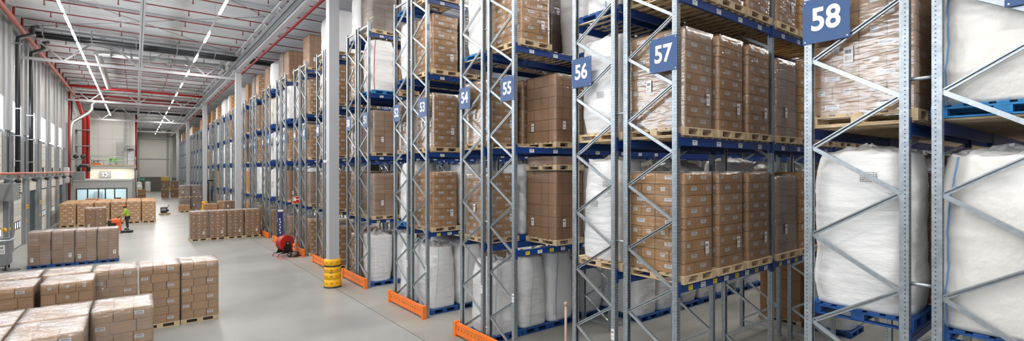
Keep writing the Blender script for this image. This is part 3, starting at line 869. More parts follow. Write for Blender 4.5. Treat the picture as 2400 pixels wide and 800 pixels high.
def guard_mesh():
    L = 2.56
    g = MB()
    # pressed panel with a row of holes: strips between the holes
    hx = [(.26 + i * .16) for i in range(14)]
    z0, zc, z1, r = .06, .21, .36, .026
    y = .0
    g.box(.0, .012, .05, L - .05, z0, zc - r, 0); g.box(0, .012, .05, L - .05, zc + r, z1, 0)
    prev = .05
    for h in hx + [None]:
        a = h - r if h else L - .05
        g.box(0, .012, prev, a, zc - r, zc + r, 0)
        if h:
            prev = h + r
            for (dy, dz) in ((-1, -1), (-1, 1), (1, -1), (1, 1)):      # corner fillets make the hole round
                cy, cz = h + dy * r, zc + dz * r
                g.v += [(-.0, cy, cz), (0, cy - dy * r * .6, cz), (0, cy, cz - dz * r * .6), (.012, cy, cz), (.012, cy - dy * r * .6, cz), (.012, cy, cz - dz * r * .6)]
                b = len(g.v) - 6
                g.face((b, b + 1, b + 2), 0); g.face((b + 3, b + 4, b + 5), 0); g.face((b + 1, b + 2, b + 5, b + 4), 0)
    g.box(0, .07, .05, L - .05, z1, z1 + .012, 0); g.box(0, .07, .05, L - .05, z0 - .012, z0, 0)
    g.box(-.012, 0, .05, L - .05, z1 - .05, z1 - .03, 0); g.box(-.012, 0, .05, L - .05, z0 + .03, z0 + .05, 0)
    p = MB()
    for a, b in ((0, .11), (L - .11, L)):
        p.cbox(-.035, .10, a, b, 0.01, .40, .008)
        p.box(-.05, .105, a - .02, b + .02, 0, .01)
    bolt = MB()
    return g.mesh('guard_panel', 'orange'), p.mesh('guard_posts', 'orange'), L

def build_guards():
    panel, posts, L = guard_mesh()
    hm = MB()
    for i in range(14): hm.box(.03, .034, .23 + i * .16, .29 + i * .16, .17, .25)
    for n in range(58, 20, -2):
        yc = (yfar(n) + row_y(n + 1)) / 2
        lab = f'orange rack end guard with punched holes in front of racks {n} and {n + 1}'
        e = thing('rack_end_guard', lab, 'rack guard', (XR - .14, yc - L / 2, 0), 0, 'orange rack end guards')
        obj('guard_panel', panel, e); obj('guard_posts', posts, e)

# ----------------------------------------------------------------------------------------------
# pallets and loads
# ----------------------------------------------------------------------------------------------
def pallet_mesh(w, d, mat, plastic=False):
    """block pallet, w along X, d along Y, 0.144 high; boards, stringers, nine blocks and three skids"""
    b = MB(); hw, hd = w / 2, d / 2
    bw = .1
    for y in (-hd, -bw * .72, hd - bw * 1.44): b.cbox(-hw, hw, y, y + bw * 1.44, 0, .022, .003)           # skids along X
    for x in (-hw, hw - bw): b.cbox(x, x + bw, -hd + .144, hd - .144, .0, .02, .003)
    for y in (-hd, -bw * .72, hd - bw * 1.44):
        for x in (-hw, -bw * .72, hw - bw * 1.44): b.cbox(x, x + bw * 1.44, y, y + bw * 1.44, .022, .1, .003)
    for x in (-hw, -bw * .72, hw - bw * 1.44): b.box(x, x + bw * 1.44, -hd, hd, .1, .122)
    n = 7; st = (d - bw) / (n - 1)
    for i in range(n):
        ww = .13 if i % 2 == 0 else .1
        y = -hd + i * (d - ww) / (n - 1)
        b.cbox(-hw, hw, y, y + ww, .122, .144, .003)
    return b.mesh('pallet', mat)
PH = .145
PAL = {'wood': pallet_mesh(1.0, 1.2, 'wood'), 'euro': pallet_mesh(.8, 1.2, 'palblue'), 'blue': pallet_mesh(1.0, 1.12, 'palblue'), 'lblue': pallet_mesh(1.0, 1.16, 'paltop')}

def layer_plan(kind, i, W, D):
    """rectangles (x0, x1, y0, y1) of the cartons in layer i"""
    out = []
    if kind == 'six':                    # two long ways in, four across
        a = W / 3
        flip = i % 2
        xs = (0, a) if not flip else (W - a, W)
        for j in (0, 1): out.append((xs[0], xs[1], j * D / 2, (j + 1) * D / 2))
        lo, hi = (a, W) if not flip else (0, W - a)
        for j in range(4): out.append((lo, hi, j * D / 4, (j + 1) * D / 4))
    elif kind == 'three':
        if i % 2 == 0:
            for k in range(3):
                for j in range(2): out.append((k * W / 3, (k + 1) * W / 3, j * D / 2, (j + 1) * D / 2))
        else:
            cuts = (0, .28, .72, 1)
            for k in range(3):
                for j in range(3): out.append((cuts[k] * W, cuts[k + 1] * W, j * D / 3, (j + 1) * D / 3))
    elif kind == 'grid4':
        for k in range(4):
            for j in range(4): out.append((k * W / 4, (k + 1) * W / 4, j * D / 4, (j + 1) * D / 4))
    elif kind == 'grid2':
        for k in range(2):
            for j in range(2): out.append((k * W / 2, (k + 1) * W / 2, j * D / 2, (j + 1) * D / 2))
    return out

def carton_faces(r, W, D):
    x0, x1, y0, y1 = r; f = []
    if y0 < 1e-4: f.append('-y')
    if x0 < 1e-4: f.append('-x')
    if x1 > W - 1e-4: f.append('+x')
    if y1 > D - 1e-4: f.append('+y')
    return f

def add_labels(mb, r, z, h, faces, style, i, j, W, D, mat, rnd, eps=.004):
    """stickers on the outer faces of one carton, in the local frame of the load"""
    x0, x1, y0, y1 = r
    for f in faces:
        if f == '+y': continue
        ln = (x1 - x0) if 'y' in f else (y1 - y0)
        spots = []
        if style == 'tan':
            spots = [(.5, .17, .062)] if ln > .4 else [(.42, .085, .066)]
        elif style == 'big':
            if f == '-y' and ((i % 2 == 0 and x0 > W * .5) or (i % 2 == 1 and x0 < .01)): spots = [(.3 if i % 2 == 0 else .45, .15, .075)]
            elif f != '-y' and i % 2 == 0 and y0 < .01: spots = [(.5, .15, .075)]
        elif style == 'small':
            if (i + j) % 2 == 0: spots = [(.5, .06, .07)]
        for (t, w, hh) in spots:
            zc = z + h * (.56 + rnd.uniform(-.04, .04))
            if f == '-y': mb.label((x0 + ln * t, y0 - eps, zc), (1, 0, 0), (0, 0, 1), w, hh, mat)
            elif f == '-x': mb.label((x0 - eps, y0 + ln * t, zc), (0, -1, 0), (0, 0, 1), w, hh, mat)
            elif f == '+x': mb.label((x1 + eps, y0 + ln * t, zc), (0, 1, 0), (0, 0, 1), w, hh, mat)

def film_mesh(W, D, z0, z1, mat, seed, off=.012, topmat='filmtop'):
    """closed shell of stretch film drawn tight over a load: sides pulled in between corners, puckered top"""
    b = MB(); nu, nv = 10, 14
    def ring(s, rad_in):
        pts = []
        for side in range(4):
            for k in range(nu):
                t = k / nu
                if side == 0: p = (-W / 2 + W * t, -D / 2)
                elif side == 1: p = (W / 2, -D / 2 + D * t)
                elif side == 2: p = (W / 2 - W * t, D / 2)
                else: p = (-W / 2, D / 2 - D * t)
                pts.append(p)
        return pts
    base = ring(0, 0); n = len(base)
    for j in range(nv + 1):
        z = z0 + (z1 + off - z0) * j / nv
        for (x, y) in base:
            nn = noise.noise(Vector((x * 3 + seed, y * 3, z * 5)))
            o = off + .006 * nn
            sx = 1 + o * 2 / W; sy = 1 + o * 2 / D
            b.v.append((x * sx, y * sy, z))
    for j in range(nv):
        for k in range(n): b.face((j * n + k, j * n + (k + 1) % n, (j + 1) * n + (k + 1) % n, (j + 1) * n + k), 0, True)
    last = nv * n; rings = 6
    for q in range(1, rings + 1):
        s = 1 - q / (rings + .2)
        for (x, y) in base:
            nn = noise.noise(Vector((x * s * 5 + seed * 2, y * s * 5, 3)))
            b.v.append((x * s, y * s, z1 + off + .004 + .014 * (nn + .4) * (1 if q > 0 else 0)))
        for k in range(n):
            a = last + (q - 1) * n; c = last + q * n
            b.face((a + k, a + (k + 1) % n, c + (k + 1) % n, c + k), 1, True)
    c = last + rings * n
    b.face([c + k for k in range(n)], 1)
    return b.mesh('stretch_wrap', mat, topmat)

class Load:
    """a recipe for a wrapped carton load; all copies share their meshes"""
    def __init__(s, name, W, D, H, layers, plan, card, style, pallet='wood', film='film', dx=0.0, plate=(), seed=0, topfilm='filmtop', ragged=0.0):
        s.name, s.W, s.D, s.H, s.layers, s.plan, s.card, s.style, s.pallet, s.film = name, W, D, H, layers, plan, card, style, pallet, film
        s.dx, s.plate, s.seed, s.topfilm, s.ragged = dx, plate, seed, topfilm, ragged
        s.stack = s.shell = None; s.cart = {}; s.lab = {}
    def build_stack(s):
        if s.stack: return s.stack
        b = MB(); rnd = random.Random(s.seed + 5); h = s.H / s.layers
        for i in range(s.layers):
            ox, oy = rnd.uniform(-.004, .004), rnd.uniform(-.004, .004)
            for j, r in enumerate(layer_plan(s.plan, i, s.W, s.D)):
                if not carton_faces(r, s.W, s.D) and i < s.layers - 1: continue
                g = .0045; zt = (i + 1) * h - .005
                if i == s.layers - 1: zt -= rnd.uniform(0, s.ragged)
                b.cbox(r[0] + g + ox - s.W / 2, r[1] - g + ox - s.W / 2, r[2] + g + oy - s.D / 2, r[3] - g + oy - s.D / 2, i * h + .001, zt, .005, 0)
                q = len(b.v); add_labels(b, r, i * h, h, carton_faces(r, s.W, s.D), s.style, i, j, s.W, s.D, 1, rnd)
                b.xform(Matrix.Translation((-s.W / 2, -s.D / 2, 0)), q)
        s.stack = b.mesh('carton_stack', s.card, 'label'); return s.stack
    def build_shell(s):
        if not s.shell: s.shell = film_mesh(s.W, s.D, -.06, s.H, s.film, s.seed, topmat=s.topfilm)
        return s.shell
    def carton(s, w, d, h):
        key = (round(w, 3), round(d, 3))
        if key not in s.cart:
            b = MB(); g = .0045
            b.cbox(-w / 2 + g, w / 2 - g, -d / 2 + g, d / 2 - g, .001, h - .005, .007)
            # tape seam over the top
            s.cart[key] = b.mesh('carton', s.card)
        return s.cart[key]
    def place(s, label, loc, rotz=0, fine=False, group=None, film=True, cat='pallet load', bare=False):
        e = thing('pallet_load', label, cat, loc, rotz, group)
        obj('pallet', PAL[s.pallet], e)
        c = (s.dx, 0, PH)
        if fine:
            rnd = random.Random(hash(label) % 9999 if False else len(label) * 7 + int(loc[0] * 31 + loc[1] * 17)); h = s.H / s.layers
            for i in range(s.layers):
                for j, r in enumerate(layer_plan(s.plan, i, s.W, s.D)):
                    fc = carton_faces(r, s.W, s.D)
                    if not fc: continue
                    w, d = r[1] - r[0], r[3] - r[2]
                    o = obj('carton', s.carton(w, d, h), e, (c[0] + (r[0] + r[1]) / 2 - s.W / 2 + rnd.uniform(-.004, .004), (r[2] + r[3]) / 2 - s.D / 2 + rnd.uniform(-.004, .004), PH + i * h), (0, 0, rnd.uniform(-.006, .006)))
                    key = (i % 2, j, tuple(fc))
                    if key not in s.lab:
                        b = MB(); add_labels(b, r, 0, h, fc, s.style, i, j, s.W, s.D, 0, random.Random(j), .0045)
                        if b.f:
                            b.xform(Matrix.Translation((-(r[0] + r[1]) / 2, -(r[2] + r[3]) / 2, 0))); s.lab[key] = b.mesh('label', 'label')
                        else: s.lab[key] = None
                    if s.lab[key]: obj('label', s.lab[key], o, label='white printed label')
        else:
            obj('carton_stack', s.build_stack(), e, c)
        if film: obj('stretch_wrap', s.build_shell(), e, c, label='clear stretch film')
        for (f, a, z) in s.plate:
            b = MB(); eps = .030
            if f == '-y': b.label((a, -s.D / 2 - eps, z), (1, 0, 0), (0, 0, 1), .105, .20, 0)
            else: b.label((-s.W / 2 - eps, a, z), (0, -1, 0), (0, 0, 1), .105, .20, 0)
            obj('pallet_label', b.mesh('pallet_label', 'label'), e, c, label='white pallet label')
        return e

TAN = [Load('tan', .86, 1.16, 1.71, 9, 'six', 'card', 'tan', dx=-.03, plate=(('-y', .22, .42),), seed=1),
       Load('tan', .86, 1.16, 1.66, 9, 'six', 'card', 'tan', film='filmshine', dx=-.03, plate=(('-y', .25, .5), ('-x', .1, .75)), seed=2),
       Load('tan', .88, 1.14, 1.78, 10, 'six', 'card', 'tan', dx=0, plate=(('-y', .2, .4),), seed=3)]
BRN = [Load('brown', .96, 1.14, 1.72, 6, 'grid4', 'card2', '', dx=0, plate=(('-y', -.22, .42), ('-x', .3, .4)), seed=4),
       Load('brown', .92, 1.14, 1.62, 8, 'grid2', 'card2', '', dx=0, film='filmheavy', plate=(('-y', -.1, .5),), seed=5)]
DRK = [Load('dark', .98, 1.14, 1.85, 7, 'grid2', 'card3', '', film='filmheavy', plate=(('-y', -.25, 1.45), ('-x', -.1, 1.5)), seed=6)]
FLR = [Load('floor', .95, 1.15, 1.64, 7, 'three', 'card4', 'big', seed=7, topfilm='filmtop'),
       Load('floor', .95, 1.15, 1.64, 7, 'three', 'card4', 'big', seed=8, film='filmheavy')]
FLS = [Load('floor', .95, 1.15, 1.64, 7, 'three', 'card4', 'small', seed=9)]
W4 = [Load('wrapped', .76, 1.12, 1.50, 12, 'grid2', 'card2', '', pallet='euro', film='filmheavy', plate=(('-y', -.24, .25),), seed=10),
      Load('wrapped', .76, 1.12, 1.50, 12, 'grid2', 'card2', '', pallet='euro', film='filmheavy', plate=(('-y', .24, .35),), seed=11)]
MID = [Load('mid', .93, 1.12, 1.72, 8, 'three', 'card2', 'small', seed=12, plate=(('-y', .24, .35),), film='film')]
FARL = [Load('far', .97, 1.16, 1.72, 8, 'six', 'card4', 'tan', seed=13, plate=(('-y', .3, .3),), ragged=.03)]
GREY = [Load('grey', 1.0, 1.14, 1.25, 5, 'grid2', 'card3', '', film='filmheavy', seed=14, plate=(('-y', -.2, .5),))]
TRAY = [Load('tray', .92, 1.1, .20, 1, 'grid2', 'card2', '', film='filmheavy', seed=16)]
LOW = [Load('low', .98, 1.1, .62, 3, 'grid2', 'card2', '', film='filmheavy', seed=15)]

# ---- bulk bags -------------------------------------------------------------------------------
def bag_mesh(seed, W, D, H, mat, top=.22, wrapped=False, flop=0.0):
    """filled bulk bag: bulging rounded-square body with folds, gathered top"""
    b = MB(); n, rows = 64, 40
    def sup(t, e):
        c, s = math.cos(t), math.sin(t)
        return (abs(c) ** (2 / e)) * (1 if c >= 0 else -1), (abs(s) ** (2 / e)) * (1 if s >= 0 else -1)
    lean = (noise.noise(Vector((seed, 1, 2))) * .03, noise.noise(Vector((seed, 5, 2))) * .03)
    for j in range(rows + 1):
        u = j / rows; z = H * u
        k = .93 + .07 * min(1, u * 5) if u < .2 else 1.0 if u < .75 else 1.0 - .07 * ((u - .75) / .25) ** 1.6
        k *= 1 + .018 * math.sin(u * 9 + seed)
        e = 4.2 + 1.4 * math.sin(u * 3 + seed)
        for i in range(n):
            t = 2 * PI * i / n
            x, y = sup(t, e)
            q = Vector((x * 1.1 + seed * 3.7, y * 1.1, z * (7.0 if wrapped else 4.5)))
            f1 = noise.noise(q * 1.3); f2 = noise.noise(Vector((x * 3 + seed, y * 3, z * 2.2)))
            f3 = abs(noise.noise(Vector((x * 2.1 - seed, y * 2.1, z * 9))))
            d = (.010 * f1 + .012 * f2 - .012 * f3) * (1.25 if not wrapped else .8)
            b.v.append((x * (W / 2) * k * (1 + 2 * d) + lean[0] * u, y * (D / 2) * k * (1 + 2 * d) + lean[1] * u, z))
    for j in range(rows):
        for i in range(n): b.face((j * n + i, j * n + (i + 1) % n, (j + 1) * n + (i + 1) % n, (j + 1) * n + i), 0, True)
    last = rows * n; rg = 9
    for q in range(1, rg + 1):
        s = 1 - q / (rg + .6)
        for i in range(n):
            t = 2 * PI * i / n
            x, y = sup(t, 4.5 - 2.2 * q / rg)
            w = noise.noise(Vector((math.cos(t) * 2.4 + seed * 2, math.sin(t) * 2.4, q * .33)))
            w2 = noise.noise(Vector((x * s * 4 + seed, y * s * 4, 9)))
            z = H + top * (1 - s) ** .8 * (.75 + .5 * w) + .05 * w2
            b.v.append((x * s * W / 2 * .95 * (1 + .08 * w) + lean[0] + flop * (1 - s), y * s * D / 2 * .95 * (1 + .08 * w) + lean[1], z))
        for i in range(n):
            a, c = last + (q - 1) * n, last + q * n
            b.face((a + i, a + (i + 1) % n, c + (i + 1) % n, c + i), 1 if wrapped else 0, True)
    c = last + rg * n
    b.face([c + i for i in range(n)], 1 if wrapped else 0)
    b.face([i for i in range(n)][::-1], 0)
    return b.mesh('bag_body', mat, 'bagtop')

BAGS = {'a': bag_mesh(1, .98, 1.06, 1.86, 'bag', .20), 'b': bag_mesh(2, .98, 1.04, 1.92, 'bagw', .16, True), 'h': bag_mesh(8, 1.0, 1.10, 1.90, 'bagfilm', .16, True), 'c': bag_mesh(3, .96, 1.04, 1.72, 'bag', .32),
        'd': bag_mesh(4, 1.0, 1.04, 1.78, 'bagw', .28, True), 'e': bag_mesh(5, .94, 1.02, 1.62, 'bagy', .45, False, .08), 'f': bag_mesh(6, .98, 1.04, 1.84, 'bagw', .24, True),
        'g': bag_mesh(7, 1.0, 1.10, 1.95, 'bag', .16)}
BAGDIM = {'h': (1.0, 1.10, 1.90), 'a': (.98, 1.06, 1.86), 'b': (.98, 1.04, 1.92), 'c': (.96, 1.04, 1.72), 'd': (1.0, 1.04, 1.78), 'e': (.94, 1.02, 1.62), 'f': (.98, 1.04, 1.84), 'g': (1.0, 1.10, 1.95)}
def strip_on_bag(key, side, t, w, mat):
    """a sewn seam that follows the bag's own surface: nearest column of its vertices, widened"""
    me = BAGS[key]; n, rows = 64, 40; W, D, H = BAGDIM[key]
    ang = {'-x': PI, '-y': 1.5 * PI}[side] + t
    i = int(round(ang / (2 * PI) * n)) % n
    b = MB()
    for j in range(rows + 1):
        p = me.vertices[j * n + i].co.copy(); q = me.vertices[j * n + (i + 1) % n].co.copy(); dirn = (q - p).normalized()
        nrm = dirn.cross(Vector((0, 0, 1))).normalized()
        for s in (-.5, .5): b.v.append(tuple(p + dirn * (s * w) + nrm * .007))
    for j in range(rows): b.face((2 * j, 2 * j + 1, 2 * j + 3, 2 * j + 2), 0, True)
    return b.mesh('seam', mat)
def print_on_bag(key, side, z0, off=0.0):
    W, D, H = BAGDIM[key]; b = MB(); rnd = random.Random(3)
    me = BAGS[key]
    x = min(v.co.x for v in me.vertices if abs(v.co.z - z0) < .2) - .004 if side == '-x' else min(v.co.y for v in me.vertices if abs(v.co.z - z0) < .2) - .004
    for r in range(6):
        a = off - .09
        while a < off + .09:
            l = rnd.uniform(.006, .022); z = z0 - r * .022
            if side == '-x': b.quad([(x, -a, z), (x, -a - l, z), (x, -a - l, z + .010), (x, -a, z + .010)])
            else: b.quad([(a, x, z), (a + l, x, z), (a + l, x, z + .010), (a, x, z + .010)])
            a += l + .007
    return b.mesh('print', 'ink')

BAGPART = {}
def place_bag(key, where, loc, pallet='blue', seams=(), prints=(), look='white bulk bag', rot=0.0, group=None):
    pe = tag(obj('pallet', PAL[pallet], None, loc), f'{"light blue" if pallet == "lblue" else "wooden" if pallet == "wood" else "blue"} pallet under bulk bag, {where}', 'pallet', 'pallets under bulk bags')
    e = thing('bulk_bag', f'{look}, {where}', 'bulk bag', (loc[0], loc[1], loc[2] + PH + .002), rot, group or 'bulk bags in the racks')
    obj('bag_body', BAGS[key], e)
    for (side, t, w, mat) in seams:
        kk = ('s', key, side, t, mat)
        if kk not in BAGPART: BAGPART[kk] = strip_on_bag(key, side, t, w, mat)
        obj('seam', BAGPART[kk], e, label='red stripe' if mat == 'seamred' else 'blue sewn seam' if mat == 'seam' else 'pale blue sewn seam')
    for (side, z, off) in prints:
        kk = ('p', key, side, z, off)
        if kk not in BAGPART: BAGPART[kk] = print_on_bag(key, side, z, off)
        obj('print', BAGPART[kk], e, label='dark printed text')
    return e

# ----------------------------------------------------------------------------------------------
# what stands in the racks
# ----------------------------------------------------------------------------------------------
LV = ('floor', 'lowest beams', 'second beams', 'third beams', 'top beams')
# places that nothing of can be seen from the hall
SKIP = {tuple(map(int, q.split('.'))) for q in '5.0.0 5.1.0 5.2.0 5.3.0 6.0.0 6.1.0 6.2.0 6.3.0 7.0.0 7.1.0 7.3.0 8.0.0 8.2.0 8.3.0 8.4.0 9.1.0 9.3.0 10.0.0 10.4.0 12.0.0 12.2.0 12.4.0 13.0.0 13.3.0 14.0.0 15.0.0 15.3.0 16.0.0 17.0.0 18.0.0 19.0.0 20.0.0 20.1.0 20.2.0 20.3.0 21.1.0 21.3.0 22.0.0 22.1.0 22.2.0 22.3.0 23.0.0 23.1.0 23.2.0 23.3.0 24.0.0 24.1.0 24.2.0 24.3.0 24.4.0 25.0.0 25.1.0 25.2.0 25.3.0 25.4.0 28.3.0 30.1.0 30.2.0 30.3.0 32.0.0 32.1.0 32.2.0 34.0.0 34.1.0 34.2.0 34.3.0 36.3.0 54.0.6 54.0.7 54.0.8 54.0.9 54.1.4 54.1.6 54.1.8 54.1.9 54.1.10 54.1.11 54.2.4 54.2.5 54.2.6 54.2.7 54.2.8 54.2.9 54.2.10 54.2.11 54.3.4 54.3.5 55.1.5 55.1.6 55.1.7 55.1.8 55.1.9 55.1.10 55.1.11 55.2.4 55.2.5 55.2.6 55.2.8 55.2.9 55.2.10 55.2.11 55.3.5 56.1.6 56.1.8 56.1.9 56.1.10 56.1.11 56.2.4 56.2.5 56.2.6 56.2.7 56.2.8 56.2.9 56.2.10 56.2.11 56.3.4 56.3.5 57.1.7 57.1.8 57.1.9 57.1.10 57.1.11 57.2.9 57.2.10 58.1.5 58.1.7 58.1.8 58.1.9 58.1.10 58.1.11 58.2.4 58.2.6 58.2.7 58.2.8 58.2.9 58.2.10 58.3.4 58.3.5 59.1.4 59.1.5 59.1.7 59.1.8 59.1.9 59.1.10 59.1.11 59.2.4 59.2.5 59.2.6 59.2.7 59.2.9 59.2.10 59.2.11 59.3.4 59.3.5'.split()}
LOOK = {'tan': 'wrapped tan cartons', 'brn': 'plain brown wrapped load', 'drk': 'tall dark brown wrapped load', 'shiny': 'tan cartons under shiny film',
        'low': 'low brown wrapped load'}
OCC = set()
def slot_pos(row, L, s, dx=0.0, dy=0.0):
    bay, q = divmod(s, 3)
    z = LEVEL[L] + (.002 if L == 0 else .0235 if (row >= 53 and L in (2, 3)) else .003)
    return (XR + bay * BAY + .66 + q * 1.09 + dx, row_y(row) + FD / 2 + dy, z)
def where(row, L, s): return f'{ORD[s]} from aisle on the {LV[L]} of rack {row}'
def put(row, L, s, kind, dx=0.0, fine=False, dy=0.0, **kw):
    if (row, L, s) in OCC: return
    OCC.add((row, L, s))
    if (row, L, s) in SKIP: return
    p = slot_pos(row, L, s, dx, dy); w = where(row, L, s)
    if kind.startswith('bag'):
        key = kind[3:4]; 
        look = {'a': 'white bulk bag', 'b': 'white film wrapped bulk bag', 'c': 'slumped white bulk bag', 'd': 'white creased bulk bag', 'e': 'cream tied bulk bag', 'f': 'white glossy bulk bag', 'g': 'tall white bulk bag', 'h': 'film covered bulk bag'}[key]
        pal = kw.pop('pallet', 'blue')
        if kw.get('seams'): look = look.replace('bulk bag', 'bag with ' + ({'seamred': 'red', 'seam': 'blue', 'seamgrey': 'pale'}[kw['seams'][0][3]]) + ' stripe')
        if L == 0: p = (p[0], p[1] + (.03 if row % 2 else -.0), p[2])
        place_bag(key, w, p, pal, look=look, **kw)
        return
    ld, nm = {'tan': (TAN[0], 'tan'), 'tan2': (TAN[2], 'tan'), 'shiny': (TAN[1], 'shiny'), 'brn': (BRN[0], 'brn'), 'brn2': (BRN[1], 'brn'), 'drk': (DRK[0], 'drk'), 'low': (LOW[0], 'low')}[kind]
    near = row >= 40 and s < 4
    ld.place(f'{LOOK[nm]}, {w}', p, 0, fine=fine, group='wrapped pallet loads in the racks', film=near)

def fill_racks():
    P = put
    SB = (('-x', .9, .035, 'seam'),)
    # 59 and 58, beside the camera
    P(59, 1, 0, 'bagh', seams=(('-x', -.66, .024, 'seam'),), dx=-.05)
    P(59, 2, 0, 'bagh', seams=(('-x', -.66, .024, 'seam'),), pallet='lblue', dx=-.05)
    P(59, 1, 1, 'bagd', pallet='wood'); P(59, 1, 2, 'bagc', seams=(('-x', .3, .03, 'seamred'),)); P(59, 2, 1, 'tan'); P(59, 2, 2, 'tan')
    P(58, 1, 0, 'bagg', prints=(('-x', 1.72, .12),)); P(58, 2, 0, 'shiny', fine=True); P(58, 1, 1, 'brn'); P(58, 2, 1, 'tan'); P(58, 2, 2, 'brn'); P(58, 1, 2, 'bagd')
    # 57
    for L in (1, 2, 3):
        for s in (0, 1, 2): P(57, L, s, 'shiny' if s == 0 and L == 2 else 'tan', fine=True, dx=-.03)
        P(57, L, 3, 'brn2' if L < 3 else 'tan', dx=.0); P(57, L, 4, 'tan'); P(57, L, 5, 'tan' if L != 1 else 'brn')
    # 56
    P(56, 1, 0, 'bagb', pallet='wood', prints=(('-x', 1.55, .2), ('-x', 1.15, -.1))); P(56, 2, 0, 'bagf', pallet='wood', prints=(('-x', .8, .05),)); P(56, 3, 0, 'bagd', seams=(('-x', .2, .03, 'seam'),))
    P(56, 1, 1, 'bage'); P(56, 2, 1, 'brn'); P(56, 3, 1, 'bage'); P(56, 1, 2, 'bagd'); P(56, 2, 2, 'tan'); P(56, 0, 7, 'brn')
    # 55: places next to the aisle stand empty on two levels
    P(55, 1, 1, 'brn', fine=True, dx=.05); P(55, 2, 1, 'brn', fine=True, dx=.05); TRAY[0].place('low wrapped carton load stacked on the brown load on lowest beams of rack 55', (slot_pos(55, 1, 1)[0] + .05, slot_pos(55, 1, 1)[1], LEVEL[1] + .003 + PH + 1.72 + .035), 0); P(55, 3, 0, 'tan', fine=True); P(55, 3, 2, 'bagd')
    for L, k in ((1, 'bagd'), (2, 'bage')): P(55, L, 2, k)
    for s in range(4, 11): P(55, 0, s, 'bag' + 'abgdacf'[s % 7], dx=.05 if s == 4 else 0)
    P(54, 0, 0, 'baga', seams=(('-y', -.35, .03, 'seamgrey'),), dx=.12); P(54, 0, 1, 'bagb', seams=(('-y', -.05, .02, 'seamgrey'),), dx=.07); P(54, 0, 2, 'bagg', seams=(('-y', -.15, .05, 'seamgrey'),)); P(54, 0, 3, 'bagf', dx=.12); P(54, 0, 4, 'baga', dx=.12)
    P(54, 1, 0, 'shiny', fine=True); P(54, 1, 1, 'bagb'); P(54, 2, 0, 'shiny', fine=True); P(54, 2, 1, 'tan'); P(54, 3, 0, 'bagg', pallet='lblue', prints=(('-x', 1.6, .1),)); P(54, 3, 1, 'drk'); P(54, 3, 2, 'drk')
    P(54, 1, 2, 'bage'); P(54, 2, 2, 'tan')
    # 53, 52
    for L in (1, 2, 3): P(53, L, 0, 'shiny' if L == 2 else 'tan', fine=True)
    P(53, 4, 0, 'brn2'); P(53, 0, 0, 'bagb', seams=(('-y', -.3, .02, 'seamgrey'),), dx=.06, dy=.12); P(53, 0, 1, 'baga', seams=(('-y', -.1, .04, 'seamgrey'),), dx=.03, dy=.12)
    P(53, 1, 1, 'bagb'); P(53, 2, 1, 'bage'); P(53, 3, 1, 'drk')
    P(52, 0, 0, 'baga'); P(52, 1, 0, 'bagg', pallet='lblue'); P(52, 2, 0, 'shiny'); P(52, 3, 0, 'bagf'); P(52, 4, 0, 'bagb', pallet='lblue'); P(52, 1, 1, 'brn'); P(52, 2, 1, 'tan'); P(52, 0, 1, 'bagg')
    # 51, 50
    P(51, 0, 0, 'bagd', dy=.1); P(51, 1, 0, 'brn2'); P(51, 2, 0, 'brn2'); P(51, 3, 0, 'bagg', seams=(('-x', .0, .03, 'seamred'), ('-y', -.6, .03, 'seamred')), pallet='lblue'); P(51, 4, 0, 'drk'); P(51, 4, 1, 'drk')
    P(51, 2, 1, 'tan'); P(51, 1, 1, 'brn'); P(51, 0, 1, 'bagc')
    P(50, 0, 0, 'tan'); P(50, 1, 0, 'tan'); P(50, 2, 0, 'shiny'); P(50, 3, 0, 'tan'); P(50, 1, 1, 'tan'); P(50, 2, 1, 'tan'); P(50, 3, 1, 'tan'); P(50, 0, 1, 'brn')
    # 49 .. 44
    for L in (0, 1, 2, 3): P(49, L, 0, 'tan' if L else 'tan2'); P(49, L, 1, 'tan')
    P(49, 4, 0, 'bagb', pallet='wood'); P(48, 0, 0, 'tan2'); P(48, 1, 0, 'shiny'); P(48, 2, 0, 'shiny'); P(48, 3, 0, 'shiny'); P(48, 4, 0, 'bagf', pallet='wood')
    P(47, 0, 0, 'tan2'); P(47, 1, 0, 'brn2'); P(47, 2, 0, 'tan'); P(47, 3, 0, 'tan'); P(47, 4, 1, 'brn'); P(46, 0, 0, 'tan2'); P(46, 1, 0, 'shiny'); P(46, 2, 0, 'bagf'); P(46, 3, 0, 'shiny')
    P(45, 0, 0, 'brn2'); P(45, 1, 0, 'brn'); P(45, 2, 0, 'tan'); P(45, 3, 0, 'bagg'); P(45, 4, 0, 'brn'); P(45, 4, 1, 'brn'); P(44, 0, 0, 'brn2'); P(44, 1, 0, 'tan'); P(44, 2, 0, 'bagb'); P(44, 3, 0, 'bagd'); P(44, 4, 0, 'drk')
    P(43, 0, 0, 'brn'); P(43, 1, 0, 'bagc'); P(43, 2, 0, 'bagc'); P(43, 3, 0, 'bage'); P(43, 4, 0, 'bagc'); P(42, 4, 0, 'tan'); P(42, 0, 0, 'tan2'); P(42, 1, 0, 'tan'); P(42, 3, 0, 'tan')
    P(41, 4, 0, 'tan'); P(41, 4, 1, 'tan2'); P(41, 3, 0, 'brn'); P(41, 2, 0, 'tan'); P(41, 1, 0, 'bagg'); P(41, 0, 0, 'brn'); P(39, 4, 0, 'brn2'); P(39, 1, 0, 'tan'); P(37, 4, 0, 'bagb'); P(35, 2, 0, 'bagg'); P(37, 1, 0, 'bagg'); P(35, 1, 0, 'bagb'); P(33, 1, 0, 'bagg')
    rnd = random.Random(4)
    def pick(L):
        r = rnd.random()
        if r < .38: return 'tan'
        if r < .50: return 'brn'
        if r < .58: return 'brn2'
        if r < .62: return 'drk' if L != 0 else 'brn'
        return 'bag' + rnd.choice('abcdefg' if L else 'abdfg')
